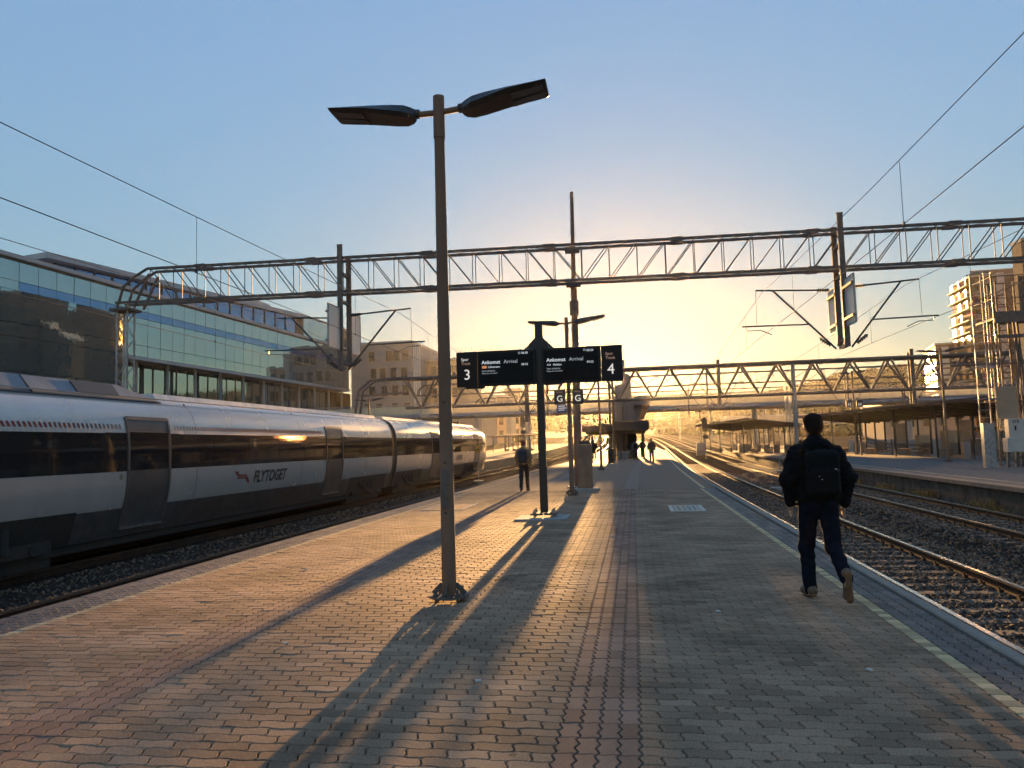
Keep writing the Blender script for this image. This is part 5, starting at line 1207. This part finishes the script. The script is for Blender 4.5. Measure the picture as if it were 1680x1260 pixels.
def person(label, x, y, H, pose, cols, res=.02, pack=True, z=0.0, rz=0.0, coat=None, hair_m=None, hood=True, wide=1.0, group='people walking away on the platform'):
    """cols: jacket, trousers, shoe material; pose: hip/knee/ankle offsets per leg and arms, in metres for a 1.8 m figure"""
    t = thing('person', label, 'person', (x, y, z), group, rz); k = H / 1.8
    hz, sh = .94, 1.46
    L, Rr = pose['left'], pose['right']   # (knee y, knee z, ankle y, ankle z, toe dy, toe dz)
    def leg(s, q): return dict(h=(s * .085, 0, hz), kn=(s * (.10 + q[6] * .5), q[0], q[1]), an=(s * (.10 + q[6]), q[2], q[3]), toe=(s * (.115 + q[6]), q[2] + q[4], q[3] + q[5]))
    lg = [leg(-1, L), leg(1, Rr)]; arms = []
    for s, q in ((-1, pose['larm']), (1, pose['rarm'])):
        arms.append(dict(s=(s * .185 * wide, .0, sh - .065), e=(s * q[0], q[1], q[2]), w=(s * q[3], q[4], q[5]), f=(s * (q[3] + q[6]), q[4] + q[7], q[5] + q[8])))
    parts = [ell((0, .0, 1.30), (.165, .105, .22)), ell((0, -.005, 1.03), (.15, .10, .16)), cap((0, -.01, 1.44), (0, .015, 1.56), .055), cap((-.15, -.01, 1.435), (.15, -.01, 1.435), .055)]
    head = [ell((0, .02, 1.69), (.078, .098, .112)), ell((0, .05, 1.625), (.055, .062, .062)), ell((0, .118, 1.665), (.013, .022, .026)), ell((-.08, .01, 1.67), (.012, .026, .034)), ell((.08, .01, 1.67), (.012, .026, .034))]
    limbs = []
    for g in lg: limbs += [cap(g['h'], g['kn'], .078, .052), cap(g['kn'], g['an'], .052, .036), cap((g['an'][0], g['an'][1] - .03, g['an'][2] - .03), g['toe'], .036, .03)]
    for a in arms: limbs += [cap(a['s'], a['e'], .05, .04), cap(a['e'], a['w'], .04, .027)]
    fing = []
    for a, s in zip(arms, (-1, 1)):
        w = np.array(a['w']); f = np.array(a['f']); d = (f - w) / (np.linalg.norm(f - w) + 1e-9); fw = np.array((0, 1., 0)); fw = fw - d * (fw @ d); fw /= np.linalg.norm(fw); inn = np.cross(d, fw) * s
        fing.append(blend([cap(w + d * .015 - fw * .018, w + d * .075 - fw * .024, .018, .015), cap(w + d * .015 + fw * .018, w + d * .075 + fw * .026, .018, .015)], .015))
        for i, (o_, ln_) in enumerate(((.03, .062), (.01, .072), (-.01, .068), (-.029, .054))):
            b0 = w + d * .08 + fw * o_; m0 = b0 + d * ln_ * .55 + inn * .008; fing += [cap(b0, m0, .009, .0085), cap(m0, m0 + d * ln_ * .4 + inn * .022, .0085, .007)]
        th = w + d * .03 + fw * .028; fing += [cap(th, th + d * .035 + fw * .02 + inn * .008, .012, .01), cap(th + d * .035 + fw * .02 + inn * .008, th + d * .066 + fw * .018 + inn * .018, .01, .008)]
    body = blend([blend(parts + limbs, .035), blend(head, .02), blend(fing, .006)], .02)
    eye = blend([ell((-.032, .112, 1.70), (.017, .012, .010)), ell((.032, .112, 1.70), (.017, .012, .010)), ell((0, .112, 1.628), (.026, .01, .005))], .001)
    full = cut(body, eye)
    sc = lambda f: (lambda P: f(P / k) * k)
    lo, hi = (-.55 * k, -.6 * k, -.02), (.55 * k, .6 * k, 1.86 * k)
    def mk(name, f, m, lo_=lo, hi_=hi, r=res): me = sdf_mesh(name, sc(f), lo_, hi_, r); return link(name, me, m, t)
    mk('body', full, M_skin)
    hr = [ell((0, -.005, 1.715), (.09, .105, .10)), ell((0, -.045, 1.665), (.082, .066, .075)), ell((-.05, -.02, 1.75), (.05, .07, .045)), ell((.04, .03, 1.765), (.05, .06, .04))]
    mk('hair', cut(blend(hr, .02), ell((0, .12, 1.665), (.085, .085, .075))), hair_m or M_hair, (-.15 * k, -.2 * k, 1.5 * k), (.15 * k, .2 * k, 1.88 * k), min(res, .012))
    # jacket with raised collar
    hem = pose.get('hem', .86)
    jk = [ell((0, -.005, 1.28), (.215 * wide, .145, .25)), ell((0, -.0, 1.04), (.205 * wide, .145, .20)), cap((0, -.01, 1.475), (-.15 * wide, -.01, 1.42), .075, .085), cap((0, -.01, 1.475), (.15 * wide, -.01, 1.42), .075, .085), cap((0, -.02, 1.46), (0, .0, 1.55), .082, .072)]
    if hood: jk += [ell((0, -.075, 1.50), (.125, .075, .075))]
    for a in arms:
        w = np.array(a['w']); e = np.array(a['e']); jk += [cap(a['s'], a['e'], .08, .068), cap(a['e'], tuple(e + (w - e) * .97), .068, .05)]
    fold = lambda P: .008 * np.sin(P[:, 2] * 46 + 4 * np.sin(P[:, 0] * 13) + 2 * np.sin(P[:, 1] * 17)) * np.cos(P[:, 0] * 15 + P[:, 2] * 6) + .003 * np.sin(P[:, 2] * 110 + 5 * np.sin(P[:, 0] * 22))
    jf = blend(jk, .06); j2 = lambda P: jf(P) + fold(P)
    mk('jacket', clipz(j2, hem), cols[0], r=min(res, .016))
    tr = [ell((0, .0, .95), (.165, .125, .13))]
    for g in lg: tr += [cap(g['h'], g['kn'], .102, .074), cap(g['kn'], (g['an'][0], g['an'][1], g['an'][2] + .0), .074, .062)]
    tf = blend(tr, .03); t2 = lambda P: tf(P) + .006 * np.sin(P[:, 2] * 42 + P[:, 0] * 24 + 2 * np.sin(P[:, 2] * 17)) * (.35 + np.clip(1 - np.abs(P[:, 2] - .48) / .16, 0, 1) + np.clip(1 - np.abs(P[:, 2] - .14) / .12, 0, 1))
    mk('trousers', clipz(t2, None, 1.02), cols[1], r=min(res, .015))
    for g, s in zip(lg, (-1, 1)):
        an, to = np.array(g['an']), np.array(g['toe']); d = to - an; d /= np.linalg.norm(d); up = np.array((1., 0, 0)); nrm = np.cross(up, d); nrm = nrm if nrm[2] > 0 or abs(d[2]) > .8 else -nrm
        if abs(d[2]) > .55: nrm = np.array((0, d[2], -d[1])) * (-1 if d[2] > 0 else 1); nrm = np.array((0, abs(d[2]), d[1] * (1 if d[2] < 0 else -1)))
        heel = an - d * .055 - nrm * .035; ball = to - nrm * .0; sh_ = blend([cap(heel + nrm * .012, an + nrm * .03, .042, .045), cap(heel + nrm * .012, ball - nrm * .005, .04, .042), ell(tuple(ball), (.047, .05, .036))], .02)
        mk('shoe', sh_, cols[2], r=min(res, .012))
        so = blend([cap(heel - nrm * .026, heel + (ball - heel) * .45 - nrm * .034, .031, .028), cap(heel + (ball - heel) * .5 - nrm * .034, ball - nrm * .034 + d * .02, .03, .04)], .02)
        pl = lambda P, c=heel - nrm * .03, n_=nrm: np.maximum(so(P), np.abs((P - c) @ n_) - .016)
        mk('sole', pl, M_sole if cols[2] is M_shoe else cols[2], r=min(res, .008))
    if pack:
        zc = 1.22; pk = blend([rbox((0, -.205, zc), (.155, .085, .225), .06), rbox((0, -.275, zc - .07), (.125, .045, .125), .035), cap((-.05, -.19, zc + .23), (.05, -.19, zc + .23), .012)], .02)
        o = mk('backpack', pk, pack if pack is not True else M_pack, (-.25 * k, -.42 * k, .9 * k), (.25 * k, 0, 1.55 * k), min(res, .014))
        st = blend([cap((sx * .105, -.13, 1.44), (sx * .12, .02, 1.535), .02) for sx in (-1, 1)] + [cap((sx * .12, .02, 1.535), (sx * .13, .13, 1.42), .02) for sx in (-1, 1)], .005)
        mk('shoulder_strap', st, M_pack, r=min(res, .012))
    return t
walk = dict(left=(.13, .50, .10, .085, .13, -.03, -.01), right=(-.06, .50, -.33, .26, .03, -.17, .02), larm=(.288, -.03, 1.17, .25, .05, .93, -.02, .03, -.06), rarm=(.292, -.05, 1.17, .255, .01, .92, -.01, .02, -.07))
walk2 = dict(left=(-.02, .49, -.10, .10, .13, -.04, 0), right=(.10, .50, .12, .085, .13, -.03, 0), larm=(.27, .06, 1.18, .25, .14, .94, 0, .02, -.07), rarm=(.27, -.06, 1.18, .25, -.08, .93, 0, .0, -.07), hem=.84)
stand = dict(left=(.02, .50, .0, .085, .13, -.03, 0), right=(.03, .50, .04, .085, .13, -.03, .01), larm=(.29, -.02, 1.19, .22, .08, .98, -.03, .02, -.06), rarm=(.29, -.02, 1.19, .24, .04, .96, -.02, .02, -.06), hem=.80)
man = person('large near man in black jacket with black backpack walking away', 1.76, 7.99, 1.80, walk, (M_jack, M_jean, M_shoe), .011, wide=1.08, rz=R(4))
b = MB().use(M_bolt); b.bbox(.085, .105, -.31, -.295, 1.25, 1.275, .003); b.build('zip_tag', man, world=False)
b = MB().use(mat('reflective_tag', (.6, .6, .6), .3, scale=9)); b.box(.118, .126, -.292, -.287, 1.2, 1.26); b.box(-.07, -.062, -.325, -.320, 1.2, 1.206); b.box(-.045, -.037, -.325, -.320, 1.17, 1.178); b.build('pack_toggle', man, world=False)
M_navy = mat('navy_backpack', (.02, .022, .035), .6, scale=14); M_tanj = mat('tan_jacket', (.22, .14, .08), .8, c2=(.17, .11, .065), scale=10, bump=.3)
M_blk = mat('black_trousers', (.016, .015, .016), .8, scale=14, bump=.2); M_redh = mat('dark_red_hat', (.07, .018, .014), .9, scale=40, bump=.4)
M_coat = mat('black_coat', (.018, .017, .018), .8, scale=12, bump=.2); M_grey = mat('grey_coat', (.11, .105, .105), .85, scale=12, bump=.2); M_bshoe = mat('black_shoe', (.02, .017, .016), .6, scale=14); M_rshoe = mat('rust_boot', (.14, .06, .03), .7, scale=14)
person('person in tan jacket with navy backpack and dark red hat near the train', -3.76, 26.2, 1.75, walk2, (M_tanj, M_blk, M_rshoe), .022, M_navy, hair_m=M_redh)
person('person in black coat walking by the right platform edge, apart from the group', 1.26, 58.1, 1.80, walk2, (M_coat, M_blk, M_bshoe), .03, False)
person('person with grey coat skirt and black backpack in the middle of the group', .1, 67, 1.76, stand, (M_grey, M_blk, M_bshoe), .03, M_pack)
person('person in black beside the canopy, leftmost of the group', -.35, 72.0, 1.74, walk2, (M_coat, M_grey, M_bshoe), .03, False)
person('person in black jacket at the back of the group', .78, 74.5, 1.82, stand, (M_coat, M_blk, M_bshoe), .03, False)
person('lone person in dark coat left of the thin lamp pole', -3.9, 76, 1.82, stand, (M_coat, M_blk, M_bshoe), .03, False)
# ------------------------------------------------------------------ overhead wires: one line per track
M_wire = mat('copper_wire', (.06, .05, .045), .5, .5, scale=9)
def wire_line(label, xc, sup, y1=215, y0=-8, path=None, zc=4.95, zm=6.35, sag=.72):
    t = thing('overhead_wire', label, 'overhead line', (xc, 26, zc), 'overhead wires')
    ys = [y0] + sup + [y1]; ms, cs = [], []
    X = lambda y: xc + off(y) + .12 * math.sin(y * .13)
    for a, c in zip(ys[:-1], ys[1:]):
        n = max(5, int((c - a) / 5)); L_ = max(c - a, 40) if a == y0 else (c - a)
        for i in range(n + (c == y1)):
            u = i / n; y = a + (c - a) * u; uu = ((y - (c - 52)) / 52) if a == y0 else u
            ms.append((X(y), y, zm + rise(y) - sag * 4 * uu * (1 - uu) * min(1, (L_ / 50) ** 2))); cs.append((X(y), y, zc + rise(y)))
    b = MB().use(M_wire); b.path(ms, .0085, 4, False); b.build('messenger_wire', t)
    b = MB().use(M_wire); b.path(cs, .0085, 4, False); b.build('contact_wire', t)
    mz = lambda y: float(np.interp(y, [p[1] for p in ms], [p[2] for p in ms]))
    y = 4.6
    while y < 120:
        rod('dropper', t, (X(y), y, zc + rise(y)), (X(y), y, mz(y)), .005, M_wire, 4)
        q = MB().use(M_wire); q.box(X(y) - .012, X(y) + .012, y - .03, y + .03, zc + rise(y) - .01, zc + rise(y) + .04); q.build('clip', t); y += 8.4
wire_line('overhead wire above the track nearest the man', 4.3, [26, 68, 116, 160]); wire_line('overhead wire above the second track at right', 8.75, [26, 68, 116, 160])
wire_line('overhead wire above the empty track beside the train', -8.05, [26, 68, 116, 160]); wire_line('overhead wire above the silver train', -12.5, [26, 68, 116, 160])
wire_line('overhead wire above the sidings far right', 23.5, [68, 116, 160], y0=30)

# ------------------------------------------------------------------ haze
b = MB(); hz = bpy.data.materials.new('haze_air'); hz.use_nodes = True; nt = hz.node_tree
for n_ in list(nt.nodes):
    if n_.type != 'OUTPUT_MATERIAL': nt.nodes.remove(n_)
pv = nt.nodes.new('ShaderNodeVolumePrincipled'); pv.inputs['Color'].default_value = (.98, .95, .90, 1); pv.inputs['Density'].default_value = .00005; pv.inputs['Anisotropy'].default_value = .8
nt.links.new(pv.outputs[0], [n_ for n_ in nt.nodes if n_.type == 'OUTPUT_MATERIAL'][0].inputs['Volume'])
b.use(hz); b.box(-950, 950, -30, 640, -3, 58); hb = b.build('haze'); hb['kind'] = 'stuff'
